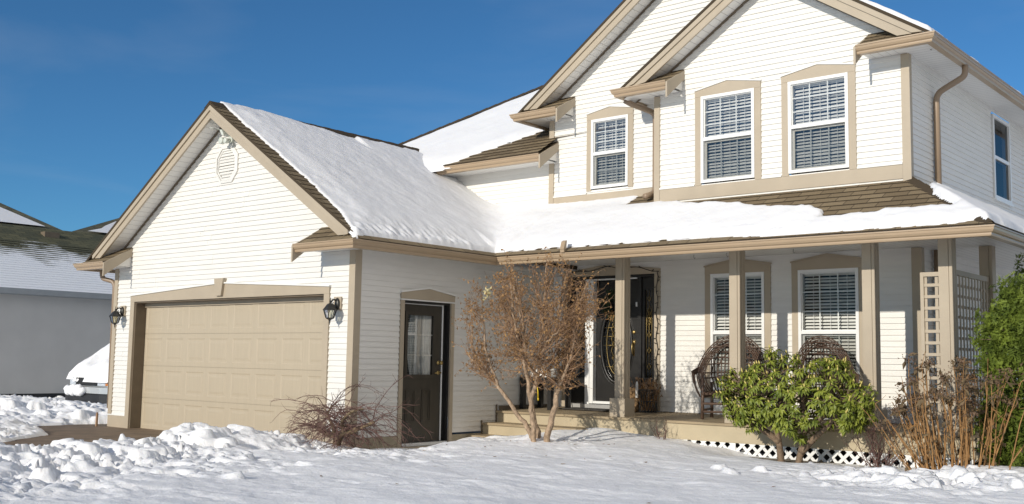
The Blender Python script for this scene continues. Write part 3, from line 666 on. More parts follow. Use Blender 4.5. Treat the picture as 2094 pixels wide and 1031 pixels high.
mb.build('skirt_lattice', M['white'], dk)
# steps
for k, (yy, zz, xe) in enumerate(((YD-.334, ZD-.171, 2.0), (YD-.668, ZD-.342, 2.0))):
    mb = MB(); mb.box(.024, xe, yy-.025, yy+.333, zz-.032, zz); mb.build('step', M['deck'], H)
    mb = MB(); mb.box(.024, xe, yy, yy+.03, zz-.32, zz-.033); mb.build('step_riser', M['riser'], H)
def column(x0, y0, base=True, zb=None, ztop=2.784):
    zb = zdeck(y0) if zb is None else zb
    w_ = .158; mb = MB(); c = .012; x1, y1 = x0+w_, y0+w_; g = .040
    mb.box(x0+c, x1-c, y0+c, y1-c, zb+.2, ztop)
    mb.box(x0+.004, x1-.042, y0, y0+c, zb+.2, ztop); mb.box(x1-.034, x1-.004, y0, y0+c, zb+.2, ztop)
    mb.box(x1-c, x1, y0+.004, y0+.034, zb+.2, ztop); mb.box(x1-c, x1, y0+.046, y1-.046, zb+.2, ztop); mb.box(x1-c, x1, y1-.034, y1-.004, zb+.2, ztop)
    mb.box(x0, x0+c, y0+.004, y1-.004, zb+.2, ztop)
    o = mb.build('porch_column', M['tan'], H)
    if base:
        mb = MB(); e = .048; mb.box(x0-e, x1+e, y0-e, y1+e, zb, zb+.245); mb.prism([(x0-e, y0-e), (x1+e, y0-e), (x1+e, y1+e), (x0-e, y1+e)], 'z', zb+.2451, zb+.258); mb.build('base_block', M['tan'], o)
for x_ in (2.137, 3.962, 5.765, 6.675): column(x_, 3.05)
column(6.675, 4.62, True); column(6.675, 6.9, True)
# trellis left of the corner column and on the porch end
mb = MB(); y_ = 3.09; xa, xb = 6.455, 6.674
mb.box(xa, xa+.04, y_-.012, y_+.05, .47, 2.34); mb.box(xa+.04, xb, y_-.01, y_+.03, 2.29, 2.34)
z = .55
while z < 2.28: mb.box(xa+.04, xb, y_, y_+.014, z, z+.036); z += .135
mb.box(xa+.041, xa+.072, y_+.0145, y_+.028, .47, 2.289); mb.box(xb-.058, xb-.022, y_+.0145, y_+.028, .47, 2.289)
t1 = mb.build('trellis_panel', M['tan'], H); t1['label'] = 'narrow square-grid trellis between wall corner and corner column'
mb = MB(); x_ = 6.76; ya, yb = 3.21, 4.615
mb.box(x_-.02, x_+.03, ya, yb, 2.32, 2.38)
z = .56
while z < 2.30: mb.box(x_, x_+.012, ya, yb, z, z+.032); z += .125
y = ya+.02
while y < yb: mb.box(x_+.0125, x_+.025, y, y+.032, .48, 2.319); y += .118
t2 = mb.build('trellis_panel', M['tan'], H); t2['label'] = 'wide square-grid trellis on the porch end'
# soffit hooks
for x_, y_ in ((3.02, 3.75), (3.55, 3.75), (4.55, 3.75)):
    mb = MB(); mb.tube([(x_, y_, 2.785), (x_, y_, 2.74), (x_+.015, y_, 2.725), (x_+.02, y_, 2.745)], .003, 5); mb.build('soffit_hook', M['iron'], H)

# ---- gable vent
mb = MB(); cx, cz = -3.035, 4.175
oct_o = [(-.145, -.29), (.145, -.29), (.285, -.13), (.285, .13), (.145, .29), (-.145, .29), (-.285, .13), (-.285, -.13)]
for (a, b, k0, k1, yy) in ((1., .86, 0, 0, -.03), (.84, .74, 0, 0, -.022)):
    base = len(mb.v)
    for p in oct_o:
        for q, y_ in ((a, yy), (b, yy-.006), (b, .0), (a, .0)): mb.v.append((cx+p[0]*q, y_, cz+p[1]*q))
    for i in range(8):
        p, q = base+4*i, base+4*((i+1) % 8)
        for e in range(4): mb.f.append((p+e, p+(e+1) % 4, q+(e+1) % 4, q+e))
v = mb.build('gable_vent', M['siding'], H)
mb = MB(); mb.add([(cx+p[0]*.76, -.004, cz+p[1]*.76) for p in oct_o], [tuple(range(8))]); mb.build('vent_backing', M['jamb'], v)
mb = MB()
for k in range(9):
    zz = -.19+k*.047; hw = .205 if abs(zz) < .1 else .205-(abs(zz)-.1)*.85
    mb.add([(cx-hw, -.028, cz+zz-.012), (cx+hw, -.028, cz+zz-.012), (cx+hw, -.006, cz+zz+.029), (cx-hw, -.006, cz+zz+.029)], [(0, 1, 2, 3)])
mb.build('vent_slats', M['siding'], v)

# ------------------------------------------------------------------ snow on roofs and ground (height fields)
def vnoise(x, y, seed=0):
    xi = np.floor(x).astype(np.int64); yi = np.floor(y).astype(np.int64); xf = x-xi; yf = y-yi
    def h(i, j):
        n = (i*374761393+j*668265263+seed*1442695041) & 0x7fffffff; n = ((n ^ (n >> 13))*1274126177) & 0x7fffffff
        return ((n ^ (n >> 16)) & 0xffff)/65535.
    u = xf*xf*xf*(xf*(xf*6-15)+10); v = yf*yf*yf*(yf*(yf*6-15)+10)
    return (h(xi, yi)*(1-u)+h(xi+1, yi)*u)*(1-v)+(h(xi, yi+1)*(1-u)+h(xi+1, yi+1)*u)*v
def fbm(x, y, oc=4, seed=0, g=.5):
    s = 0; a = 1; t = 0
    for k in range(oc): s = s+a*vnoise(x*2**k+17.3*k, y*2**k-9.1*k, seed+k); t += a; a *= g
    return s/t*2-1
def sstep(a, b, x): t = np.clip((x-a)/(b-a), 0, 1); return t*t*(3-2*t)
def grid_obj(name, xs, ys, Z, keep, m, smooth=True):
    X, Y = np.meshgrid(xs, ys, indexing='ij'); nx, ny = X.shape
    idx = np.arange(nx*ny).reshape(nx, ny)
    q = np.stack([idx[:-1, :-1], idx[1:, :-1], idx[1:, 1:], idx[:-1, 1:]], -1).reshape(-1, 4)
    kq = (keep[:-1, :-1] | keep[1:, :-1] | keep[1:, 1:] | keep[:-1, 1:]).reshape(-1); q = q[kq]
    used = np.unique(q); rm_ = -np.ones(nx*ny, np.int64); rm_[used] = np.arange(len(used)); q = rm_[q]
    co = np.stack([X, Y, Z], -1).reshape(-1, 3)[used]
    me = bpy.data.meshes.new(name); me.vertices.add(len(co)); me.vertices.foreach_set('co', co.astype(np.float32).ravel())
    me.loops.add(q.size); me.loops.foreach_set('vertex_index', q.astype(np.int32).ravel())
    me.polygons.add(len(q)); me.polygons.foreach_set('loop_start', np.arange(0, q.size, 4, dtype=np.int32)); me.polygons.foreach_set('loop_total', np.full(len(q), 4, np.int32))
    me.polygons.foreach_set('use_smooth', np.full(len(q), smooth)); me.materials.append(m); me.update(calc_edges=True); me.validate()
    o = bpy.data.objects.new(name, me); COL.objects.link(o); return o
def prof(d, w): t = np.clip(d/w, 0, 1); return np.sqrt(np.clip(1-(1-t)**2, 0, 1))
def polysd(X, Y, poly):
    d = np.full(X.shape, 1e9); ins = np.zeros(X.shape, bool); n = len(poly)
    for i in range(n):
        ax, ay = poly[i]; bx, by = poly[(i+1) % n]; ex, ey = bx-ax, by-ay
        t = np.clip(((X-ax)*ex+(Y-ay)*ey)/(ex*ex+ey*ey), 0, 1); d = np.minimum(d, np.hypot(X-ax-t*ex, Y-ay-t*ey))
        c = ((ay > Y) != (by > Y)) & (X < (bx-ax)*(Y-ay)/(by-ay+1e-12)+ax); ins ^= c
    return np.where(ins, -d, d)

# main roof snow: garage right slope + porch roof
xs = np.arange(-3.2, 7.56, .028); ys = np.concatenate([np.arange(-.45, 4.45, .028), np.arange(4.45, 9.5, .1)])
X, Y = np.meshgrid(xs, ys, indexing='ij')
zg = ZR-S*(X-XC); zg = np.where((Y > 4.5), -9, zg)
zp = np.minimum(Z0+SPP*(Y-Y0), Z0+SPP*(X1-X)); k_ = .22
hb = np.maximum(k_-np.abs(zg-zp), 0)/k_; roofz = np.maximum(zg, zp)+hb*hb*k_*.25*sstep(2.3, 2.9, Y)
n1 = fbm(X*2.2, Y*2.2, 4, 3); n2 = fbm(X*9, Y*9, 3, 9)
d = Y-(-.13-.10*np.clip((X+1)/1.5, 0, 1)-.16*np.clip((X+.3)/.8, 0, 1))+.035*n2+.03*n1
rid = np.interp(Y, [-.4, 1.0, 1.7, 2.3, 3.8, 4.3, 4.6], [-3.16, -3.14, -2.97, -2.82, -2.80, -2.62, -2.4])
d = np.minimum(d, X-rid+.05*n1+.03*n2)
de = np.maximum(.41-X+.02*n1, Y-(2.425+.02*n1+.02*n2-.085*sstep(4, 5, X))); d = np.minimum(d, de)
d = np.minimum(d, 7.44-X+.02*n1)
bare = [(2.5, 3.62), (3.1, 3.42), (3.7, 3.33), (4.15, 3.22), (4.65, 3.07), (5.2, 2.95), (5.38, 2.84), (5.42, 2.68), (6.0, 2.71), (6.6, 2.69), (6.96, 2.66), (7.0, 2.74), (6.64, 3.1), (6.42, 3.6), (6.42, 4.3), (6.0, 4.3), (4.5, 4.3), (2.5, 4.3)]
sb = polysd(X, Y, bare); d = np.minimum(d, sb+.05*n1+.035*n2)
d = np.minimum(d, polysd(X, Y, [(1.9, 3.62), (2.52, 3.60), (2.52, 4.1), (2.05, 4.1)])+.02*n2)
d = np.minimum(d, polysd(X, Y, [(6.98, 2.2), (7.12, 2.36), (7.32, 2.42), (7.45, 2.30), (7.6, 2.2)])+.02*n2)
d = np.where((Y > 4.3) & (X < 6.1), -1, d)
T = .085+.02*n1+.03*sstep(-.6, .3, X)*(X < .6)
soft = sstep(.6, .2, X)*(Y < 2.4)
T = T*(1-.75*sstep(3.25, 3.8, Y)*sstep(-.3, .4, X)*(X < 6.1))
tt = T*(prof(d, .09)*(1-soft)+soft*(.35*prof(d, .05)+.65*sstep(0, .55, d)))
eave = sstep(.55, .0, .43-X)*sstep(2.2, 1.6, Y)*(X < .6)
lump = np.abs(fbm(X*4, Y*9, 3, 21))*.07+np.abs(fbm(X*9, Y*14, 2, 5))*.05
tt = tt*(1-.1*eave)+np.where(d > .03, eave*(lump-.035), 0)*prof(d, .12)
pe = sstep(.35, .0, Y-2.33)*(X > .6); tt = tt-pe*np.abs(fbm(X*6, Y*9, 3, 31))*.05*prof(d, .1)
Zs = roofz+np.where(d > 0, tt+.006+.006*n2*(d > .08), -.06)
o = grid_obj('roof_snow', xs, ys, Zs, d > 0, M['roofsnow'])
tag(o, 'smooth snow blanket over the garage roof slope and porch roof', 'snow', kind='stuff')
# rear wing roof snow
xs = np.arange(-5.7, 1.2, .05); ys = np.arange(3.35, 8.0, .05); X, Y = np.meshgrid(xs, ys, indexing='ij')
n1 = fbm(X*2, Y*2, 4, 40); n2 = fbm(X*8, Y*8, 3, 41)
lo = np.interp(X, [-6, -1.9, -1.5, -1.03, -.35, .6], [3.36, 3.38, 3.44, 3.80, 4.22, 4.6])
d = np.minimum(Y-lo+.05*n1+.05*n2, X-(-5.62+(Y-3.4))-.30+.03*n2)
Zs = ZU+SP*(Y-YG)+np.where(d > 0, (.075+.02*n1)*(.5*prof(d, .06)+.5*sstep(0, .3, d))+.012, -.06)
tag(grid_obj('roof_snow', xs, ys, Zs, d > 0, M['roofsnow']), 'snow patch on the hipped rear roof left of the tall gables', 'snow', kind='stuff')
# right eave snow, thin
xs = np.arange(4.5, 6.68, .04); ys = np.arange(3.22, 11.5, .04); X, Y = np.meshgrid(xs, ys, indexing='ij')
n1 = fbm(X*3, Y*3, 4, 50); n2 = fbm(X*12, Y*12, 3, 51)
d = np.minimum(np.minimum(6.60-X+.03*n2, Y-3.23+.02*n1), X-4.5)
Zs = RZ-S*(X-RX)+np.where(d > 0, (.05+.03*n1+.012*n2)*prof(d, .06)+.012, -.05)
tag(grid_obj('roof_snow', xs, ys, Zs, d > 0, M['roofsnow']), 'thin snow line along the upper right eave', 'snow', kind='stuff')
# garage left slope snow
xs = np.arange(-6.62, -3.2, .05); ys = np.arange(-.3, 3.4, .05); X, Y = np.meshgrid(xs, ys, indexing='ij'); n1 = fbm(X*3, Y*3, 4, 60)
d = np.minimum(np.minimum(X+6.60+.03*n1, Y+.22-.25*np.clip((-5.9-X)/.6, 0, 1)+.04*n1), -3.6-X)
Zs = ZR+S*(X-XC)+np.where(d > 0, (.09+.02*n1)*prof(d, .1)+.01, -.05)
tag(grid_obj('roof_snow', xs, ys, Zs, d > 0, M['roofsnow']), 'small snow bank on the far left garage eave', 'snow', kind='stuff')

# ground
GX = np.concatenate([np.arange(-17, -7.5, .07), np.arange(-7.5, -1.6, .042), np.arange(-1.6, 9.6, .028)]); GYs = np.concatenate([np.arange(-7.4, 3.4, .028), np.arange(3.4, 9, .12)])
X, Y = np.meshgrid(GX, GYs, indexing='ij')
cps = np.array([(0,-.6,.02),(.35,-.5,.03),(.9,-.5,.05),(.5,.4,-.04),(.12,1.2,-.12),(.1,1.9,-.08),(.4,.95,-.06),(.4,1.45,-.03),(.12,2.2,.03),(.4,2.0,.10),(.9,1.95,.17),(1.0,1.3,.16),(1.4,2.0,.20),(1.75,2.5,.26),(2.1,2.82,.30),(2.45,2.85,.26),(2.8,2.85,.24),(3.2,2.85,.20),
 (2.46,.9,.22),(1.8,.3,.20),(3.2,1.2,.20),(3.4,2.2,.19),(3.8,2.8,.13),(4.4,2.7,.075),(5.1,2.75,.04),(5.6,2.7,.05),(6.6,2.7,.08),(4.6,1.9,.13),(5.6,1.8,.12),(6.6,1.9,.13),(7.4,2.2,.2),(8.5,3,.25),
 (1,-.9,.12),(2,-1,.16),(3,-1,.17),(4,0,.17),(5,.5,.15),(6,.8,.15),(7,1,.18),(8.5,1,.22),(1.2,-2.6,.20),(2.6,-3,.18),(4,-3,.17),(6,-2,.15),(8,-2,.18),(3,-5,.18),(6,-6,.18),(0.8,-6,.2),(9.5,-5,.2),(2.5,-7,.2)])
num = 0; den = 0
for a, b, c in cps:
    w_ = 1/(((X-a)**2+(Y-b)**2)+.03)**1.6; num = num+w_*c; den = den+w_
hgt = num/den
nA = fbm(X*1.1, Y*1.1, 4, 70); nB = fbm(X*4, Y*4, 4, 71); nC = fbm(X*12, Y*12, 3, 72)
# bank ploughed to the right side of the driveway
cxs = np.interp(Y, [-8, -5, -3.2, -2, -1, -.2], [.45, .15, -.55, -.65, -.55, -.3]); ht = np.interp(Y, [-8, -5, -4.3, -3.85, -3.3, -3., -2.55, -1.95, -1.4, -.8, -.2, .3], [.10, .11, .12, .16, .19, .21, .22, .36, .33, .20, .07, 0])
dx = X-cxs; wl = .34; wr = .85
bankz = ht*np.where(dx < 0, np.exp(-(dx/wl)**2*1.4), np.exp(-(dx/wr)**2))
left = sstep(.1, -.5, dx)                       # fade the lawn level out on the driveway side
base = hgt*(1-left)
rough = np.clip(np.exp(-(np.maximum(dx, 0)/2.3)**2)*sstep(.2, -.9, Y)+.55*np.exp(-(((X-7.3)/1.3)**2+((Y-1.1)/1.0)**2))+.10, 0, 1)
z = np.maximum(base, bankz*1.0) + .35*np.minimum(base, bankz)
z = z+(.03*nA+.014*nB*(.4+rough)+.010*nC*rough)*sstep(-.55, -.2, dx)+.035*nB*np.exp(-((dx+.25)/.3)**2)*sstep(0, -.6, Y)
# wind ripples on the smooth lawn
rip = fbm(X*1.5+Y*.4, Y*5.5-X*.8, 4, 80); z = z+.011*np.clip(rip+.1, 0, 1)*sstep(.2, .9, dx)*sstep(2.9, 2.3, Y)
foot = sstep(-.05, .25, np.minimum(X-0, 9))      # keep snow off the wall foot
# snow left of the driveway, with a tongue reaching over it
lpoly = [(-2.9, -8), (-3.2, -5), (-3.5, -3.5), (-3.95, -2.75), (-4.8, -1.72), (-6.0, -1.38), (-6.75, -.95), (-6.9, -.25), (-6.75, .30), (-6.1, .42), (-6.1, 5), (-6.1, 9.5), (-18, 9.5), (-18, -8)]
ld = -polysd(X, Y, lpoly)+.10*nA+.06*nB
lbank = prof(ld, .9)*(.10+.05*nA+.05*nB)+.14*np.exp(-((Y-.9)/.75)**2)*sstep(-6.3, -7.2, X)*(1+.6*nA)+.03*nC*sstep(0, .2, ld)
zl = np.where(ld > 0, lbank*1.0+.004, -.06)
z = np.where(dx < -.30, np.maximum(zl, z-.06*sstep(-.30, -.5, dx)), z)
z = np.where((dx < -.30) & (z < .012), -.06, z)
# broken crust: tilted facets, like shards of ploughed snow
def facets(x, y, cell, seed, tilt=.9):
    x = x/cell; y = y/cell; xi = np.floor(x).astype(np.int64); yi = np.floor(y).astype(np.int64)
    def h(i, j, k):
        n = (i*73856093 ^ j*19349663 ^ (k+seed)*83492791) & 0x7fffffff; n = ((n ^ (n >> 13))*1274126177) & 0x7fffffff; return ((n ^ (n >> 16)) & 0xffff)/65535.
    best = np.full(x.shape, 1e9); val = np.zeros(x.shape)
    for i in (-1, 0, 1):
        for j in (-1, 0, 1):
            I, J = xi+i, yi+j; fx, fy = I+h(I, J, 1), J+h(I, J, 2); ddx, ddy = x-fx, y-fy; d2 = ddx*ddx+ddy*ddy
            v_ = h(I, J, 3)-.5+((h(I, J, 4)-.5)*ddx+(h(I, J, 5)-.5)*ddy)*2*tilt; m_ = d2 < best
            best = np.where(m_, d2, best); val = np.where(m_, v_, val)
    return val*cell
wx, wy = X+.05*nB+.02*nC, Y+.05*fbm(X*4+9, Y*4, 4, 77)
fc = .55*facets(wx, wy, .34, 1)+.75*facets(wx*1.1, wy, .15, 2)+.8*facets(wx, wy*1.1, .075, 3)
patch = np.clip(.55+1.1*fbm(X*1.3, Y*1.3, 3, 120), 0, 1)
bk_ = np.clip(np.exp(-(np.maximum(dx-.3, 0)/1.7)**2), 0, 1)*sstep(-.5, -.15, dx)*sstep(.1, -.9, Y)
fld = (.10*patch+.22*patch*np.exp(-((dx-1.6)/1.6)**2))*sstep(-.2, .3, dx)*sstep(2.5, 1.6, Y)+.8*np.exp(-(((X-7.2)/1.1)**2+((Y-.8)/.9)**2))
z = z+(bk_*(.45+.65*patch)*(.38+.62*sstep(-2.3, -3.0, Y))+fld*.55)*np.clip(fc, -.10, .085)*1.15+np.where((dx < -.3) & (ld > .1), fc*.6*patch, 0)
# chunks thrown by the plough
def chunks(z, pts):
    z0_ = z.copy()
    for (cx, cy, r, h, ang, tilt) in pts:
        i0, i1 = np.searchsorted(GX, [cx-1.6*r, cx+1.6*r]); j0, j1 = np.searchsorted(GYs, [cy-1.6*r, cy+1.6*r])
        if i1-i0 < 2 or j1-j0 < 2: continue
        ic, jc = min(np.searchsorted(GX, cx), len(GX)-1), min(np.searchsorted(GYs, cy), len(GYs)-1)
        if z0_[ic, jc] < .0: continue
        xx = X[i0:i1, j0:j1]-cx; yy = Y[i0:i1, j0:j1]-cy; c, s = math.cos(ang), math.sin(ang)
        u = (xx*c+yy*s)/r; v = (-xx*s+yy*c)/(r*.72)
        m = np.maximum(np.abs(u)*.9+.3*np.abs(v), np.abs(v)*.95+.2*np.abs(u))+.22*nC[i0:i1, j0:j1]
        sh = z0_[ic, jc]+h*(1+tilt*u+.5*tilt*v)*.8+.2*h*nC[i0:i1, j0:j1]
        blk = np.where(m < 1, sh*(1-sstep(.72, 1.0, m))+z0_[i0:i1, j0:j1]*sstep(.72, 1., m), -9)
        z[i0:i1, j0:j1] = np.maximum(z[i0:i1, j0:j1], blk)
    return z
def edge(cy): return float(np.interp(cy, [-8, -5, -3.2, -2, -1, -.2], [.45, .15, -.55, -.65, -.55, -.3]))
pts = []
while len(pts) < 420:
    cy = random.uniform(-7, -.5); cx = edge(cy)+random.uniform(-.42, 3.6); d_ = cx-edge(cy)
    if random.random() > math.exp(-(max(d_-.1, 0)/1.5)**2) or (cy > -2.5 and random.random() < .75): continue
    r = random.choice((.025, .03, .04, .05, .06, .08, .12, .16)); pts.append((cx, cy, r, (.02+.28*r)*random.uniform(.5, 1.3), random.uniform(0, 3.1), random.uniform(-.6, .6)))
for k in range(110):
    cx, cy = random.gauss(7.3, .8), random.gauss(1.15, .7)
    if cy > 2.2 or (cx-10.78)**2+(cy+9.5)**2 < 90: continue
    r = random.choice((.03, .04, .05, .07, .09)); pts.append((cx, cy, r, .02+.4*r*random.uniform(.4, 1.2), random.uniform(0, 3.1), random.uniform(-.6, .6)))
for k in range(200):
    cx, cy = random.uniform(-12, -6.7), random.gauss(.5, .7)
    r = random.choice((.06, .08, .11, .15, .2)); pts.append((cx, cy, r, r*random.uniform(.2, .55), random.uniform(0, 3.1), random.uniform(-.6, .6)))
for k in range(70):
    cx, cy = random.uniform(.6, 4.5), random.uniform(-.5, 2.4); r = random.choice((.03, .04, .05)); pts.append((cx, cy, r, r*random.uniform(.15, .4), random.uniform(0, 3.1), random.uniform(-.6, .6)))
z = chunks(z, pts)
# snow heaped at the tree foot and sunk against walls
z = z+.09*np.exp(-(((X-2.28)/.14)**2+((Y-1.0)/.16)**2))
z = np.where((X < 0) & (X > -W) & (Y > .02), -.2, z)
g = grid_obj('snow_ground', GX, GYs, z, np.ones(z.shape, bool), M['snow']); g['kind'] = 'structure'; g['label'] = 'ploughed and wind-crusted snow over the front garden'
mb = MB()
for k in range(70):
    cx, cy = (random.gauss(2.6, .7), random.gauss(.8, .8)) if k < 40 else (random.uniform(.5, 7.5), random.uniform(-3.5, 1.8))
    if cy > 2.3: continue
    i_, j_ = min(np.searchsorted(GX, cx), len(GX)-1), min(np.searchsorted(GYs, cy), len(GYs)-1); p = Vector((cx, cy, float(z[i_, j_])+.004)); a = random.uniform(0, 6.28); L = random.uniform(.015, .05); d_ = Vector((math.cos(a)*L, math.sin(a)*L, .004)); w_ = Vector((-d_.y, d_.x, .006))*.3
    mb.quad(p-w_, p+w_, p+d_+w_*.4, p+d_-w_*.4)
tag(mb.build('leaf_litter', M['dleaf']), 'scattered bits of brown leaf on the snow', 'litter', kind='stuff')
mb = MB(); mb.add([(-260, -160, -.30), (260, -160, -.30), (260, 400, -.30), (-260, 400, -.30)], [(0, 1, 2, 3)]); o = mb.build('far_ground', M['snow']); o['kind'] = 'structure'
mb = MB(); nx_, ny_ = 60, 40
for i in range(nx_):
    for j in range(ny_):
        pass
mb.quad((-13, -7.3, 0.0), (0, -7.3, 0.0), (0, 1.5, 0.0), (-13, 1.5, 0.0)); o = mb.build('driveway', M['asph']); o['kind'] = 'structure'; o['label'] = 'wet brown cleared driveway in front of the garage'
mb = MB(); mb.quad((3.2, 2.45, .066), (7.0, 2.45, .066), (7.0, YD+.2, .055), (3.2, YD+.2, .055)); o = mb.build('soil', M['soil']); o['kind'] = 'structure'

# ------------------------------------------------------------------ things on the house
def copy_tree(o, parent=None):
    c = o.copy(); COL.objects.link(c)
    if parent: c.parent = parent; c.matrix_parent_inverse = o.matrix_parent_inverse
    for ch in list(o.children): copy_tree(ch, c)
    return c
# wall lanterns
L0 = (-.30, 0, 1.80)
ln = empty('wall_lantern', L0, 'dark metal carriage lantern between the garage door and the corner post', 'lantern', 'carriage lanterns beside the garage door')
mb = MB(); mb.box(-.385, -.235, -.036, -.012, 1.87, 2.05); mb.build('mounting_block', M['tan'], ln)
mb = MB(); mb.lathe([(.001, 0), (.045, -.0), (.05, -.012), (.03, -.03), (.001, -.034)], (-.30, -.036, 1.95), 16, 'y', 1, 1.7); mb.tube([(-.30, -.05, 1.97), (-.30, -.09, 2.01), (-.30, -.13, 2.0), (-.30, -.155, 1.965), (-.30, -.165, 1.935)], .012, 8); mb.tube([(-.30, -.06, 1.95), (-.30, -.10, 1.93), (-.30, -.125, 1.95), (-.30, -.115, 1.97)], .007, 6); mb.build('arm', M['iron'], ln, True)
mb = MB(); c = (-.30, -.165, 0); n6 = 6
mb.lathe([(.001, 2.035), (.006, 2.02), (.004, 2.0), (.012, 1.985), (.008, 1.965), (.02, 1.955), (.045, 1.94), (.085, 1.885), (.10, 1.868), (.10, 1.860), (.001, 1.858)], c, n6)
mb.lathe([(.056, 1.758), (.05, 1.745), (.02, 1.73), (.008, 1.715), (.011, 1.70), (.005, 1.685), (.002, 1.66)], c, n6)
for k in range(6):
    a = 2*math.pi*k/6; mb.tube([(c[0]+.088*math.cos(a), c[1]+.088*math.sin(a), 1.862), (c[0]+.055*math.cos(a), c[1]+.055*math.sin(a), 1.755)], .0065, 5)
mb.build('lantern_cage', M['iron'], ln)
mb = MB(); mb.lathe([(.083, 1.862), (.052, 1.757)], c, n6); mb.build('lantern_glass', M['glassl'], ln)
mb = MB(); mb.lathe([(.012, 1.76), (.012, 1.80), (.008, 1.83), (.001, 1.845)], c, 8); mb.build('candle_bulb', M['cloth'], ln, True)
l2 = copy_tree(ln); l2.location = (-5.83, 0, 1.79); l2['label'] = 'dark metal carriage lantern on the narrow siding at far garage side'
# flood light under the gable peak
fl = empty('security_light', (-2.9, 0, 4.53), 'small pale twin security floodlight under the garage gable peak', 'floodlight')
mb = MB(); mb.box(-2.98, -2.88, -.05, -.012, 4.50, 4.60); mb.tube([(-2.93, -.04, 4.55), (-2.93, -.10, 4.54)], .018, 8); mb.build('bracket', M['fixture'], fl)
mb = MB(); mb.lathe([(.02, -.11), (.05, -.13), (.055, -.19), (.05, -.195)], (-2.985, 0, 4.515), 12, 'y'); mb.lathe([(.02, -.11), (.04, -.13), (.045, -.18), (.04, -.185)], (-2.885, -.0, 4.505), 12, 'y'); mb.build('lamp_head', M['fixture'], fl, True)
mb = MB(); mb.prism([(-3.19, 4.735), (-2.86, 4.655), (-2.80, 4.565), (-2.86, 4.575), (-2.93, 4.68), (-3.17, 4.72)], 'y', -.26, -.10); mb.build('hood', M['fixture'], fl)
# wreath
wr = empty('wreath', (1.24, YL, 2.08), 'dark green evergreen wreath hanging on the black front door', 'wreath')
mb = MB(); mb2 = MB()
for k in range(420):
    a = random.uniform(0, 6.283); rr_ = .17+random.gauss(0, .03); p = Vector((1.24+rr_*math.cos(a), YL+.0+random.gauss(0, .02)-.02, 2.12+rr_*math.sin(a)))
    d_ = Vector((random.gauss(0, 1), random.gauss(0, .6), random.gauss(0, 1))).normalized()*.07; w_ = d_.orthogonal().normalized()*.012
    (mb2 if math.sin(a) < -.6 and random.random() < .6 else mb).quad(p-w_, p+w_, p+d_+w_*.3, p+d_-w_*.3)
mb.build('foliage', M['green'], wr); mb2.build('dried_berries', M['dleaf'], wr)
# string lights round the entrance
sl = empty('string_lights', (2.05, YL, .6), 'dark string of small bulbs around the front door casing', 'string lights')
path = []
for t in range(0, 41):
    u = t/40
    if u < .45: q = u/.45; path.append((.35+q*1.70, YL-.045, 2.64+.085*math.sin(q*math.pi)+.02*math.sin(q*18)))
    else: q = (u-.45)/.55; path.append((2.05+.018*math.sin(q*30), YL-.045, 2.63-q*1.75))
mb = MB(); mb.tube(path, .006, 5); mb.build('wire', M['iron'], sl)
for i in range(1, len(path)-1):
    p = Vector(path[i]); s_ = random.choice((-1, 1)); e = p+Vector((s_*.028, -.01, random.uniform(-.02, .02)))
    mb = MB(); mb.tube([p, e, e+(e-p)*.15, e+(e-p)*.7], [.006, .006, .008, .003], 5); mb.build('bulb', M['iron'], sl)
# door mat
mb = MB(); mb.prism([(.62, 3.72), (1.52, 3.72), (1.52, 4.18), (.62, 4.18)], 'z', zdeck(4.18)+.001, zdeck(4.18)+.018); tag(mb.build('door_mat', M['mat_'], org=(1.07, 3.95, zdeck(4))), 'dark bristle mat on deck before the front door', 'door mat')

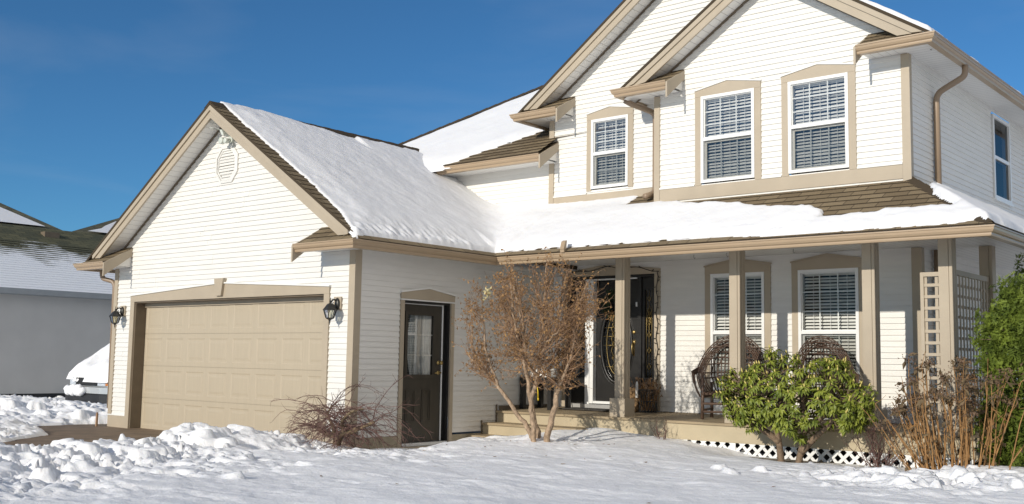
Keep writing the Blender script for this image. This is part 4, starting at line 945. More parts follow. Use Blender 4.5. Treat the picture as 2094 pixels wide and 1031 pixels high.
# wicker chairs
def make_chair(org, label):
    r = empty('willow_chair', org, label, 'chair', 'willow chairs on the porch'); x0, y0, z0 = org
    def P(x, y, z): return (x0+x, y0+y, z0+z)
    for i in range(4):
        sx, sy = ((-1, -1), (1, -1), (-1, 1), (1, 1))[i]
        mb = MB(); h = .62 if sy < 0 else .50; mb.tube([P(sx*.34, sy*.24, 0), P(sx*.335, sy*.235, h*.5), P(sx*.34, sy*.23, h)], [.024, .022, .02], 7); mb.build('leg', M['willow'], r, True)
    mb = MB()
    for zz in (.10, .21, .34): mb.tube([P(-.35, -.245, zz), P(.35, -.245, zz+.01)], .017, 6)
    for sx in (-1, 1):
        for zz in (.12, .30): mb.tube([P(sx*.34, -.25, zz), P(sx*.34, .25, zz+.01)], .016, 6)
    mb.tube([P(-.35, .24, .2), P(.35, .24, .2)], .016, 6); mb.tube([P(-.35, .24, .34), P(.35, .24, .34)], .016, 6); mb.build('stretcher', M['willow'], r, True)
    mb = MB()
    for k in range(13):
        xx = -.31+k*.0517; mb.tube([P(xx, -.29, .35), P(xx, -.1, .372), P(xx, .10, .36), P(xx, .24, .37)], .011, 5)
    mb.build('seat', M['willow'], r, True)
    # hooped back: oval of bent rods leaning back, with upright sticks
    def hoop(k, t):
        a = math.pi*(-.22+1.44*t); w_ = .465-.023*k; hz = .53-.026*k
        x = w_*math.cos(a); zz = .63+hz*math.sin(a); return P(x, .05+.20*max(0, (zz-.5))/.6-.18*(1-abs(math.sin(a)))*(1 if zz < .8 else .8)+.012*math.sin(9*t+k), zz)
    mb = MB()
    for k in range(6): mb.tube([hoop(k, t/26) for t in range(27)], .0098, 5)
    mb.build('back_hoop', M['willow'], r, True)
    mb = MB()
    for k in range(15):
        xx = -.336+k*.048; top = .63+.47*math.sqrt(max(0, 1-(xx/.44)**2)); mb.tube([P(xx*.8, .22, .36), P(xx, .20, .6), P(xx*1.02, .20+.16*(top-.6), top)], .009, 5)
    for zz, w_ in ((.55, .42), (.62, .44), (.74, .43), (.82, .43), (.90, .38), (.98, .33), (1.05, .25)):
        mb.tube([P(-w_, .10, zz), P(-w_*.5, .22, zz+.02), P(w_*.5, .22, zz+.02), P(w_, .10, zz)], .010, 5)
    for q in (.26, .34): mb.tube([P(q*math.cos(t*math.pi/14), .24+.03*math.sin(t*math.pi/14), .60+(q+.08)*math.sin(t*math.pi/14)) for t in range(15)], .010, 5)
    mb.build('back_sticks', M['willow'], r, True)
    for sx in (-1, 1):
        mb = MB()
        for k in range(4): mb.tube([P(sx*(.36+.012*k), -.27, .30+.02*k), P(sx*(.42+.01*k), -.30, .46+.02*k), P(sx*(.46+.01*k), -.22, .60+.015*k), P(sx*(.46), .0, .64+.02*k), P(sx*.43, .16, .60+.03*k)], .011, 5)
        mb.build('arm', M['willow'], r, True)
    return r
ch = make_chair((3.66, 3.66, zdeck(3.66)), 'dark bentwood willow chair with hooped back behind the second porch column')
ch.rotation_euler = (0, 0, math.radians(14))
c2 = copy_tree(ch); c2.location = (4.98, 3.72, zdeck(3.72)); c2.rotation_euler = (0, 0, math.radians(34)); c2.scale = (.80, .93, .985); c2['label'] = 'dark bentwood willow chair mostly hidden behind the green rhododendron'
# basket of dried stems and plush figure by the door
bk = empty('wire_basket', (2.04, 4.08, zdeck(4.08)), 'dark wire basket filled with dried brown stems beside the front door', 'basket'); zb = zdeck(4.08)
mb = MB()
for k in range(18):
    a = 2*math.pi*k/18; mb.tube([(2.04+.14*math.cos(a), 4.08+.11*math.sin(a), zb), (2.04+.155*math.cos(a+.3), 4.08+.12*math.sin(a+.3), zb+.34)], .005, 4); mb.tube([(2.04+.14*math.cos(a), 4.08+.11*math.sin(a), zb), (2.04+.155*math.cos(a-.3), 4.08+.12*math.sin(a-.3), zb+.34)], .005, 4)
for zz, q in ((.01, .14), (.17, .148), (.34, .155)): mb.tube([(2.04+q*math.cos(t*math.pi/12), 4.08+q*.78*math.sin(t*math.pi/12), zb+zz) for t in range(25)], .007, 5)
mb.build('wire_cage', M['iron'], bk)
mb = MB(); mb2 = MB()
for k in range(120):
    a, q = random.uniform(0, 6.28), random.uniform(0, .12); p = Vector((2.04+q*math.cos(a), 4.08+q*.8*math.sin(a), zb+.03)); e = p+Vector((random.gauss(0, .09), random.gauss(0, .06), random.uniform(.25, .5))); mb.tube([p, (p+e)/2+Vector((random.gauss(0, .02), 0, 0)), e], [.004, .003, .002], 4)
    for j in range(3):
        d_ = Vector((random.gauss(0, 1), random.gauss(0, 1), random.gauss(0, 1))).normalized()*.035; w_ = d_.orthogonal().normalized()*.014; f_ = p+(e-p)*random.uniform(.5, 1); mb2.quad(f_-w_, f_+w_, f_+d_+w_*.4, f_+d_-w_*.4)
mb.build('stems', M['hcane'], bk); mb2.build('dried_leaves', M['hhead'], bk)
mb = MB(); mb.box(1.905, 1.945, 3.945, 3.955, zb+.22, zb+.40); mb.prism([(1.90, zb+.40), (1.95, zb+.40), (1.935, zb+.46), (1.915, zb+.46)], 'y', 3.945, 3.956); mb.build('bottle_tag', M['cloth'], bk)
ted = empty('plush_animal', (1.80, 4.05, zdeck(4.05)), 'small brown seated plush animal beside the wire basket', 'plush toy'); zt = zdeck(4.05)
mb = MB(); mb.lathe([(.001, 0), (.075, .01), (.095, .06), (.085, .14), (.06, .20), (.052, .225), (.07, .26), (.075, .30), (.06, .345), (.001, .365)], (1.80, 4.05, zt), 14, 'z')
for s_ in (-1, 1):
    mb.tube([(1.80+s_*.05, 4.0, zt+.04), (1.80+s_*.085, 3.93, zt+.035), (1.80+s_*.09, 3.89, zt+.05)], [.04, .035, .032], 8); mb.tube([(1.80+s_*.06, 4.03, zt+.19), (1.80+s_*.10, 3.98, zt+.13), (1.80+s_*.085, 3.95, zt+.09)], [.03, .028, .022], 8); mb.lathe([(.001, -.02), (.026, -.01), (.026, .01), (.001, .02)], (1.80+s_*.058, 4.05, zt+.345), 10, 'y')
mb.tube([(1.80, 4.0, zt+.29), (1.80, 3.955, zt+.28)], [.038, .026], 8); mb.build('body', M['rope'], ted, True)
# black side table behind the tree, with folded white cover and yellow strap
tb = empty('side_table', (.28, 3.72, zdeck(3.7)), 'black slatted table on the deck behind the leafless tree', 'table'); zb = zdeck(3.7)
mb = MB(); mb.box(-.0+.05, .70, 3.45, 4.0, zb+.42, zb+.50); mb.build('table_top', M['black'], tb)
for a, b in ((.09, 3.49), (.64, 3.49), (.09, 3.94), (.64, 3.94)):
    mb = MB(); mb.box(a-.035, a+.035, b-.035, b+.035, zb, zb+.419); mb.build('leg', M['black'], tb)
mb = MB(); base = len(mb.v); n = 14
for i in range(n+1):
    for j in range(n+1):
        u, v_ = i/n, j/n; q = max(abs(u-.5), abs(v_-.5))*2; mb.v.append((.16+.34*u, 3.55+.3*v_, zb+.502+.15*math.sqrt(max(0, 1-q**3))*(1+.2*math.sin(u*9+v_*7))))
for i in range(n):
    for j in range(n): a = i*(n+1)+j; mb.f.append((a, a+n+1, a+n+2, a+1))
tag(mb.build('folded_cloth', M['cloth'], smooth=True, org=(.33, 3.7, zb+.502)), 'crumpled white cloth lying on the black porch table', 'cloth')
mb = MB(); mb.tube([(.40, 3.44, zb+.50), (.41, 3.435, zb+.40), (.44, 3.43, zb+.28), (.445, 3.43, zb+.18)], [.010, .010, .009, .009], 6); mb.tube([(.445, 3.43, zb+.18), (.45, 3.43, zb+.14)], .012, 6); tag(mb.build('strap', M['yellow'], smooth=True, org=(.42, 3.44, zb+.2)), 'yellow strap hanging from the edge of the black table', 'strap')

# ------------------------------------------------------------------ plants
def leaf(mb, p, d, up, ln_, w_, curl=.2):
    d = d.normalized(); s_ = d.cross(up)
    s_ = d.orthogonal().normalized() if s_.length < 1e-4 else s_.normalized(); nn = s_.cross(d)
    m_ = p+d*ln_*.5-nn*0; e = p+d*ln_-nn*curl*ln_
    b = len(mb.v); mb.v += [tuple(p), tuple(m_+s_*w_*.5+nn*w_*.18), tuple(m_), tuple(m_-s_*w_*.5+nn*w_*.18), tuple(e)]
    mb.f += [(b, b+1, b+2), (b, b+2, b+3), (b+2, b+1, b+4), (b+3, b+2, b+4)]
def rv(s=1.): return Vector((random.gauss(0, s), random.gauss(0, s), random.gauss(0, s)))
def limb(p, d, ln_, seg, wob, trop):
    pts = [Vector(p)]; d = Vector(d).normalized()
    for k in range(seg):
        d = (d+rv(wob)+Vector((0, 0, trop))).normalized(); pts.append(pts[-1]+d*ln_/seg)
    return pts
# crape-like leafless tree
random.seed(21)
TB = (2.46, .9, .18); tr = empty('leafless_tree', TB, 'bare multi-stemmed tan tree with dry brown leaves before the entrance', 'tree')
C0, R0 = Vector((2.32, .9, 1.72)), Vector((1.0, .62, .92))
def inside(p):
    q = p-C0; a = math.atan2(q.z, q.x); k = 1+.10*math.sin(a*5+.6)+.07*math.sin(a*11+q.y*6)
    return (q.x/R0.x)**2+(q.y/R0.y)**2+(q.z/R0.z)**2 < k*k
stems = [
 ([(2.40,.92,.12),(2.33,.90,.36),(2.14,.87,.56),(1.80,.82,.95),(1.56,.78,1.15),(1.38,.74,1.32)], .038, .010),
 ([(2.42,.98,.12),(2.39,.98,.34),(2.23,1.0,.84),(2.14,1.02,1.33),(2.04,1.05,1.83),(1.88,1.05,2.30)], .042, .009),
 ([(2.47,.84,.12),(2.44,.84,.42),(2.43,.82,.68),(2.53,.8,1.02),(2.59,.78,1.45),(2.64,.78,1.95),(2.66,.78,2.45)], .038, .009),
 ([(2.55,.97,.12),(2.58,.97,.36),(2.68,.98,.68),(2.715,1.0,.98),(2.66,1.03,1.30),(2.62,1.08,1.75),(2.72,1.1,2.3)], .046, .009),
 ([(2.70,.99,.85),(2.85,.92,1.05),(3.02,.85,1.32),(3.12,.8,1.65)], .026, .008),
 ([(2.16,1.01,1.25),(2.02,1.1,1.5),(1.78,1.15,1.85),(1.62,1.2,2.2)], .028, .008),
 ([(2.53,.8,1.02),(2.40,.68,1.3),(2.30,.6,1.7),(2.28,.55,2.2)], .026, .008),
 ([(2.63,1.07,1.55),(2.85,1.12,1.85),(3.02,1.15,2.2)], .022, .008),
 ([(2.55,.79,1.25),(2.78,.66,1.45),(3.05,.56,1.6)], .020, .007),
 ([(1.86,.83,.90),(1.70,.80,1.30),(1.56,.85,1.78),(1.46,.9,2.15)], .020, .007),
 ([(1.58,.78,1.12),(1.40,.84,1.45),(1.34,.9,1.75)], .014, .006)]
mt, mt2, ml = MB(), MB(), MB()
def spline(pts, n=4):
    out = []; P = [Vector(p) for p in pts]
    for i in range(len(P)-1):
        a, b, c, d = P[max(i-1, 0)], P[i], P[i+1], P[min(i+2, len(P)-1)]
        for k in range(n):
            t = k/n; out.append(.5*((2*b)+(c-a)*t+(2*a-5*b+4*c-d)*t*t+(3*b-a-3*c+d)*t**3))
    out.append(P[-1]); return out
nl = 0
for pts, r0_, r1_ in stems:
    sp_ = spline(pts); n = len(sp_); sp_ = [p+rv(.009) for p in sp_]
    rad = [r0_+(r1_-r0_)*i/(n-1) for i in range(n)]; mt.tube(sp_, rad, 8)
    for i in range(n):
        if sp_[i].z < .86: continue
        for q in range(2 if i % 2 else 3):
            out = sp_[i]-C0; out.z *= .3; out = out.normalized() if out.length > .05 else rv().normalized()
            d_ = out*.65+rv(.5)+Vector((0, 0, .65)); L = random.uniform(.35, .78)
            br = limb(sp_[i], d_, L, 6, .14, .09)
            br = [p for k, p in enumerate(br) if k < 2 or inside(p)]
            if len(br) < 2: continue
            r_ = min(rad[i]*.45, .009); mt2.tube(br, [r_*(1-.75*k/(len(br)-1)) for k in range(len(br))], 5, False)
            for p in br[1:]:
                for w_ in range(2):
                    tw = limb(p, (p-C0).normalized()*.5+rv(.6)+Vector((0, 0, .45)), random.uniform(.10, .30), 3, .2, .06)
                    if not inside(tw[-1]) and random.random() < .8: continue
                    mt2.tube(tw, [.0034, .0028, .0022, .0014], 3, False)
                    for t_ in tw[1:]:
                        if random.random() < .35: e = t_+(rv().normalized()+Vector((0, 0, .3)))*random.uniform(.03, .08); mt2.tube([t_, e], [.002, .001], 3, False); cand = (e, t_)
                        else: cand = (t_,)
                        for cpt in cand:
                            f_ = .78*(1 if (cpt.z > 2.1 or cpt.x < 1.75) else .6)
                            if random.random() < f_: leaf(ml, cpt, rv()+Vector((0, 0, -.6)), rv().normalized(), random.uniform(.028, .052), random.uniform(.015, .028), random.uniform(-.3, .6)); nl += 1
mt.build('trunk', M['bark'], tr, True); mt2.build('branches', M['twig'], tr, True); ml.build('leaves', M['dleaf'], tr)
# a clutch of pale seed pods in the crown
mb = MB()
for k in range(26): leaf(mb, Vector((1.83, .62, 2.08))+rv(.03), rv(), rv().normalized(), .05, .03)
mb.build('pale_pods', mat('pale_pods', (.52, .44, .22), .7, .2), tr)

# rhododendron
random.seed(5)
rh = empty('rhododendron', (5.08, 2.45, .06), 'rounded green rhododendron bush with yellow buds before the porch', 'shrub')
mt, ml, mbud = MB(), MB(), MB()
CR, RR = Vector((5.17, 2.40, .80)), Vector((1.0, .50, .56))
def rtop(x): return 1.0
tr_ = [[(4.97,2.47,.0),(4.96,2.46,.2),(4.92,2.45,.42),(4.80,2.42,.65),(4.62,2.4,.85)], [(5.17,2.5,.0),(5.20,2.49,.15),(5.26,2.47,.38),(5.28,2.45,.62),(5.25,2.42,.95)], [(5.22,2.49,.2),(5.38,2.46,.36),(5.60,2.42,.55),(5.80,2.40,.8)], [(4.95,2.46,.3),(4.80,2.40,.42),(4.60,2.34,.52),(4.45,2.32,.62)], [(5.27,2.46,.5),(5.10,2.35,.75),(5.0,2.3,1.05)], [(5.30,2.46,.5),(5.55,2.5,.7),(5.6,2.5,1.0)]]
ends = []
for t_ in tr_:
    s_ = spline(t_); n = len(s_); mt.tube(s_, [.042*(1-.75*i/n)+.006 for i in range(n)], 7); ends += s_[n//2:]
ros = []
while len(ros) < 560:
    d_ = rv().normalized(); k = random.uniform(.55, 1.02) if random.random() < .35 else random.uniform(.86, 1.02)
    p = Vector((CR.x+d_.x*RR.x*k, CR.y+d_.y*RR.y*k, CR.z+d_.z*RR.z*k*(1 if d_.z > 0 else .62)))
    p.z += .07*math.sin(p.x*9+1)+.035*math.sin(p.x*21)
    if p.y > 2.62 and p.z < .5: continue
    if p.z < .52 and random.random() < .45: continue
    if abs(p.x-5.62) < .20 and p.z < .72 and p.z > .45 and random.random() < .7: continue
    ros.append((p, d_))
ros += [(Vector((4.93, 2.3, 1.36)), Vector((0, 0, 1))), (Vector((4.90, 2.32, 1.43)), Vector((0, 0, 1))), (Vector((4.97, 2.3, 1.30)), Vector((0, 0, 1)))]
buds = []
for p, d_ in ros:
    b = min(ends, key=lambda q: (q-p).length+random.uniform(0, .1)); mt.tube([b, (b+p)/2+rv(.03), p], [.008, .006, .004], 4, False)
    ax = (d_*.6+Vector((0, 0, .9))+Vector((0, -.25, 0))).normalized(); u = ax.orthogonal().normalized(); w_ = ax.cross(u); n = random.randint(8, 12); a0 = random.uniform(0, 6.28)
    for k in range(n):
        a = a0+k*2.39996; el = random.uniform(-.7, .45); dd = (u*math.cos(a)+w_*math.sin(a))*math.cos(el)+ax*math.sin(el)+Vector((0, 0, -.18))
        leaf(ml, p+ax*random.uniform(-.03, .01), dd, ax, random.uniform(.07, .105), random.uniform(.026, .037), random.uniform(.1, .35))
    if d_.z > -.1 and random.random() < .62: buds.append((p.copy(), ax.copy()))
mt.build('branches', M['rbark'], rh, True); ml.build('leaves', M['rleaf'], rh); 
buds.sort(key=lambda q: q[0].y)
for i, (p, ax) in enumerate(buds):
    m1 = MB() if i < 100 else mbud
    m1.tube([p, p+ax*.018, p+ax*.045], [.008, .011, .002], 5)
    if i < 100: m1.build('bud', M['bud'], rh, True)
mbud.build('bud', M['bud'], rh, True)['kind'] = 'stuff'

# cedars by the porch end
def sgn(v, e): return math.copysign(abs(v)**e, v)
def cedar(label, CC, CRd, n, seed):
    random.seed(seed); cd = empty('cedar_shrub', (CC.x, CC.y, .1), label, 'shrub'); ml = MB(); mt = MB()
    mt.tube([(CC.x, CC.y, -.05), (CC.x+.02, CC.y, 1.0), (CC.x, CC.y, CC.z+CRd.z*.7)], [.07, .05, .015], 7)
    def surf(q):
        th, ph = random.uniform(-math.pi*1.02, .30), math.asin(random.uniform(-.78, 1))
        d_ = Vector((sgn(math.cos(ph), .5)*sgn(math.cos(th), .7), sgn(math.cos(ph), .5)*sgn(math.sin(th), .7), sgn(math.sin(ph), .75)))
        l_ = q*(1+.05*math.sin(d_.x*9+d_.z*7)+.05*math.sin(d_.z*17-d_.y*13)+.045*math.sin(d_.x*25+d_.y*21+d_.z*27)+.03*math.sin(d_.x*47-d_.z*41))
        return d_, Vector((CC.x+d_.x*CRd.x*l_, CC.y+d_.y*CRd.y*l_, CC.z+d_.z*CRd.z*l_))
    for cnt in range(n):
        d_, c = surf(random.uniform(.86, 1.0))
        if c.z < .05: continue
        out = Vector((d_.x, d_.y, d_.z*.5+.25)).normalized()
        for f_ in range(3):
            ax = (out+rv(.75)).normalized(); s_ = ax.cross(rv()).normalized(); p = c+rv(.022)
            for j in range(-3, 4):
                dd = (ax+s_*j*.34+rv(.15)).normalized(); L = random.uniform(.016, .032); q = p+s_*j*.006
                w_ = s_*.0052; b_ = len(ml.v); ml.v += [tuple(q-w_), tuple(q+w_), tuple(q+dd*L+w_*.5), tuple(q+dd*L-w_*.5)]; ml.f.append((b_, b_+1, b_+2, b_+3))
        if cnt % 30 == 0: mt.tube([(CC.x, CC.y, max(.1, c.z-.3)), tuple(c*.6+Vector((CC.x, CC.y, c.z))*.4), tuple(c)], [.012, .008, .004], 4, False)
    for k in range(n):
        d_, p = surf(random.uniform(.72, .86)); leaf(ml, p, d_+rv(.6), rv().normalized(), .09, .06, .2)
    mt.build('stems', M['rbark'], cd); ml.build('foliage', M['cedar'], cd)
cedar('dense sunlit bright green cedar behind the dried hydrangea at the porch end', Vector((8.06, 2.98, 1.02)), Vector((.88, .60, 1.19)), 5200, 9)
cedar('taller dark cedar in the shade under the porch eave', Vector((7.98, 4.05, 1.25)), Vector((.86, .5, 1.32)), 2600, 10)

# hydrangea with dried heads
random.seed(33)
hy = empty('dried_hydrangea', (7.05, 2.2, .08), 'tall brown dried hydrangea clump with withered flower heads', 'shrub')
mc, mh, mle = MB(), MB(), MB()
for k in range(80):
    fx = random.random(); bx = 6.75+.75*fx+random.gauss(0, .05); by = 2.2+random.gauss(0, .16); lean = (fx-.45)*.5+random.gauss(0, .10); L = random.uniform(.75, 1.4)
    if k < 16: lean = -random.uniform(.35, .95); bx = random.uniform(6.72, 6.95); L = random.uniform(.6, 1.0)
    pts = limb((bx, by, .02), (lean, random.gauss(0, .10), 1), L, 7, .05, .03)
    mc.tube(pts, [.0085-.005*i/7 for i in range(8)], 5, False)
    for i in range(2, 8):
        if random.random() < .4: e = limb(pts[i], rv(.5)+Vector((0, 0, .6)), random.uniform(.06, .2), 2, .2, .05); mc.tube(e, [.004, .003, .002], 4, False)
        if random.random() < .5: leaf(mle, pts[i], rv(.6)+Vector((0, 0, -.9)), rv().normalized(), random.uniform(.05, .12), random.uniform(.02, .05), random.uniform(-.4, .5))
    if random.random() < .62:
        t_ = pts[-1]
        for j in range(44): q = t_+Vector((random.gauss(0, .045), random.gauss(0, .045), random.gauss(.0, .026))); leaf(mh, q, rv(), rv().normalized(), random.uniform(.018, .034), random.uniform(.014, .026), .3)
        for j in range(5): leaf(mle, t_+rv(.03), rv(.7)+Vector((0, 0, -.7)), rv().normalized(), random.uniform(.06, .13), random.uniform(.025, .05), random.uniform(-.4, .5))
mc.build('canes', M['hcane'], hy, True); mh.build('flower_heads', M['hhead'], hy); mle.build('leaves', M['hleaf'], hy)

# small bare shrub
def bareshrub(nm, c, n, L, sp_, label, m, sub=4, lean=0.):
    r = empty(nm, c, label, 'shrub'); mb = MB()
    for k in range(n):
        pts = limb((c[0]+random.gauss(0, .05), c[1]+random.gauss(0, .05), c[2]-.03), (random.gauss(lean, sp_), random.gauss(0, sp_), 1), random.uniform(.6, 1)*L, 5, .10, .02)
        mb.tube(pts, [.0055, .005, .004, .003, .0025, .0015], 4, False)
        for p in pts[1:]:
            for j in range(sub):
                if random.random() < .6: mb.tube(limb(p, rv(.6)+Vector((0, 0, .7)), random.uniform(.06, .16), 2, .15, .05), [.0025, .002, .0012], 3, False)
    mb.build('twigs', m, r); return r
random.seed(3)
bareshrub('bare_shrub', (6.10, 2.62, .06), 26, .62, .42, 'small bare brown shrub against the porch skirt lattice', M['maple'])
bareshrub('bare_shrub', (3.12, 2.72, .2), 7, .36, .55, 'few thin bare stems poking from snow before the deck', M['maple'], 2)
# weeping maple
random.seed(14)
mp = empty('weeping_maple', (.32, -.50, .0), 'low weeping dwarf maple with tangled bare twigs at the garage corner', 'shrub')
mt, mb = MB(), MB()
trk = spline([(.30,-.50,-.05),(.31,-.50,.12),(.33,-.50,.20),(.22,-.48,.235),(.05,-.46,.25),(-.12,-.50,.34)]); mt.tube(trk, [.062-.035*i/len(trk) for i in range(len(trk))], 9)
tk2 = spline([(.33,-.50,.18),(.44,-.52,.27),(.60,-.55,.29),(.80,-.52,.37),(1.0,-.5,.44)]); mt.tube(tk2, [.05-.034*i/len(tk2) for i in range(len(tk2))], 8)
tk3 = spline([(.28,-.49,.2),(.22,-.5,.36),(.12,-.5,.5),(.22,-.5,.62)]); mt.tube(tk3, [.03-.02*i/len(tk3) for i in range(len(tk3))], 7)
tk4 = spline([(.5,-.53,.28),(.52,-.6,.42),(.7,-.62,.55),(.9,-.6,.6)]); mt.tube(tk4, [.03-.02*i/len(tk4) for i in range(len(tk4))], 7)
seeds = trk[4:]+tk2[3:]+tk3[3:]+tk4[3:]
for k in range(140):
    p = random.choice(seeds); a = random.uniform(0, 6.283); d_ = Vector((math.cos(a)*1.2+.15, math.sin(a)*.55-.1, random.uniform(.15, .75)))
    L = random.uniform(.35, 1.0); pts = [p]; d_.normalize()
    for j in range(9):
        d_ = (d_+rv(.20)+Vector((0, 0, -.16))).normalized(); q = pts[-1]+d_*L/9
        if q.y > -.06 and q.x < .05: q.y = -.06
        if q.z < .03: break
        pts.append(q)
    if len(pts) < 4: continue
    n = len(pts); mb.tube(pts, [.0048*(1-.75*i/n)+.001 for i in range(n)], 4, False)
    for i in range(2, n):
        for j in range(2):
            if random.random() < .7:
                e = limb(pts[i], (pts[i]-pts[i-1]).normalized()+rv(.55)+Vector((0, 0, .1)), random.uniform(.06, .2), 3, .2, -.04)
                if min(q.z for q in e) > .02 and not (e[-1].y > -.03 and e[-1].x < .06): mb.tube(e, [.003, .0022, .0018, .001], 3, False)
for tx_, tz_ in ((-.45, .62), (.18, .78), (.62, .82), (.45, .72), (-.68, .42)):
    pts = [Vector(p) for p in spline([(.25, -.5, .45), ((.25+tx_)/2+.05, -.52, .5+.1*tz_), (tx_, -.5, tz_)])]; mb.tube(pts, [.006*(1-i/len(pts))+.0015 for i in range(len(pts))], 4, False)
mt.build('trunk', M['mtrunk'], mp, True); mb.build('twigs', M['maple'], mp)

# marker stake by the driveway
mb = MB(); mb.box(-6.275, -6.245, -.17, -.14, -.06, .20); mb.prism([(-6.275, .20), (-6.245, .20), (-6.26, .235)], 'y', -.17, -.14); tag(mb.build('marker_stake', M['wood'], org=(-6.26, -.155, 0)), 'short reddish wooden stake beside the garage corner', 'stake')

# ------------------------------------------------------------------ neighbour's house and car
N = empty('neighbour_house', (-14.4, 3, 0), 'low grey stucco neighbouring house with mossy snow-dusted hip roof', 'house')
mb = MB(); mb.box(-24, -14.35, -1.5, 14, .25, 2.62); mb.build('wall', M['stucco'], N)
mb = MB(); mb.box(-24, -14.38, -1.48, 14, -.3, .249); mb.build('foundation', M['carblk'], N)
mb = MB(); sweep(mb, [(-13.98, -2.0), (-13.98, 14.3)], [(-.14, -.01), (0, 0), (0, -.03), (-.03, -.13), (-.14, -.13)], 2.72); mb.box(-14.36, -14.12, -2, 14.3, 2.58, 2.60); mb.build('gutter', M['bluegrey'], N)
sl_ = .46; cn = 1/math.sqrt(1+sl_*sl_); sn_ = sl_*cn; XR = -17.1
mb = MB(); strips(mb, lambda a, b, o: (-14.02-b*cn+o*sn_, a, 2.71+b*sn_+o*cn), 0, (14.02+XR)*-1/cn, .16, lambda b: (-2+b*cn*.6, 14), .014); r = mb.build('roof', M['moss'], N)
for a in ('far_roof',):
    mb = MB(); mb.quad((-18.45, -2, 4.66), (-18.45, 5.23, 4.70), (-24, 4.75, 6.4), (-24, -2, 6.4), [(0, 0), (7.2, 0), (6.7, 5.8), (0, 5.8)]); mb.quad((-18.45, 5.23, 4.70), (-24, 9.5, 4.6), (-24, 9.4, 4.6), (-24, 4.75, 6.4), [(0, 0), (6, 0), (6, 1), (0, 5)])
    mb.quad((-18.45, 5.40, 4.70), (-18.45, 13, 4.70), (-22.2, 13, 5.80), (-22.2, 9.0, 5.80), [(0, 0), (8, 0), (8, 4), (3.5, 4)]); mb.build('upper_hip_roof', M['moss2'], r)
    mb = MB(); mb.add([(-18.6, -2, 4.78), (-18.62, 4.75, 4.80), (-20.5, 4.45, 5.40), (-24, 3.9, 6.48), (-24, -2, 6.48)], [(0, 1, 2, 3, 4)]); mb.add([(-18.5, 5.95, 4.79), (-18.5, 13, 4.79), (-22.2, 13, 5.88), (-22.0, 9.25, 5.82), (-20.9, 8.15, 5.49), (-19.8, 7.2, 5.17), (-19.2, 6.75, 5.0)], [(0, 1, 2, 3, 4, 5, 6)]); mb.build('hip_snow', M['roofsnow'], r)
mb = MB(); mb.box(-17.95, -17.70, 4.3, 4.72, 4.30, 4.55); mb.build('roof_vent', M['jamb'], r)
mb = MB(); mb.quad((XR, -2, 2.71+sl_*3.08), (XR, 14, 2.71+sl_*3.08), (-18.4, 14, 4.71), (-18.4, -2, 4.71), [(0, 3.4), (16, 3.4), (16, 4.8), (0, 4.8)]); mb.build('upper_slope', M['moss'], r)

# parked minivan under snow between the houses
cv = empty('parked_car', (-9.68, 1.5, 0), 'silver minivan half buried under snow beside the grey stucco wall', 'car')
def top(y): return float(np.interp(y, [1.5, 1.62, 1.9, 2.35, 2.9, 3.4, 6.0, 6.2], [.78, .86, 1.03, 1.36, 1.62, 1.70, 1.64, 1.2]))
secs = []
for y, hw, zb in ((1.50, .74, .40), (1.53, .80, .32), (1.65, .85, .28), (2.0, .875, .27), (2.4, .88, .27), (2.9, .88, .27), (3.4, .88, .27), (4.6, .88, .27), (5.8, .87, .27), (6.15, .83, .32), (6.22, .78, .4)):
    zt = top(y); mid_ = min(zt-.03, .86); s = []
    tw = hw*(.93 if zt < 1.05 else .80)
    for sx in (1, -1):
        seq = [(hw*.92, zb), (hw, zb+.10), (hw, mid_-.06), (hw*.985, mid_), (tw, zt-.05), (tw-.07, zt)]
        if sx < 0: seq = seq[::-1]
        s += [(-9.68+sx*a, y, b) for a, b in seq]
    secs.append(s)
mb = MB()
for s in secs: mb.v += s
k = 12
for i in range(len(secs)-1):
    for j in range(k): mb.f.append((i*k+j, i*k+(j+1) % k, (i+1)*k+(j+1) % k, (i+1)*k+j))
mb.f.append(tuple(range(k))); mb.f.append(tuple((len(secs)-1)*k+j for j in range(k-1, -1, -1)))
mb.build('body', M['car'], cv)
mb = MB(); mb.prism([(-10.52, 1.46), (-10.3, 1.40), (-9.06, 1.40), (-8.84, 1.46), (-8.84, 1.6), (-10.52, 1.6)], 'z', .20, .41); mb.prism([(-10.50, 1.47), (-10.3, 1.43), (-9.06, 1.43), (-8.86, 1.47), (-8.86, 1.6), (-10.50, 1.6)], 'z', .412, .56); mb.build('bumper', M['carblk'], cv)
mb = MB(); mb.prism([(-10.515, 1.455), (-10.3, 1.395), (-9.06, 1.395), (-8.845, 1.455), (-8.845, 1.5), (-10.515, 1.5)], 'z', .43, .555); mb.build('bumper_cover', M['car'], cv)
mb = MB(); mb.box(-10.10, -9.26, 1.455, 1.50, .585, .735); mb.build('grille', M['carblk'], cv)
mb = MB()
for k_ in range(4): mb.box(-10.09, -9.27, 1.445, 1.4545, .60+k_*.035, .612+k_*.035)
mb.build('grille_bars', M['iron'], cv)
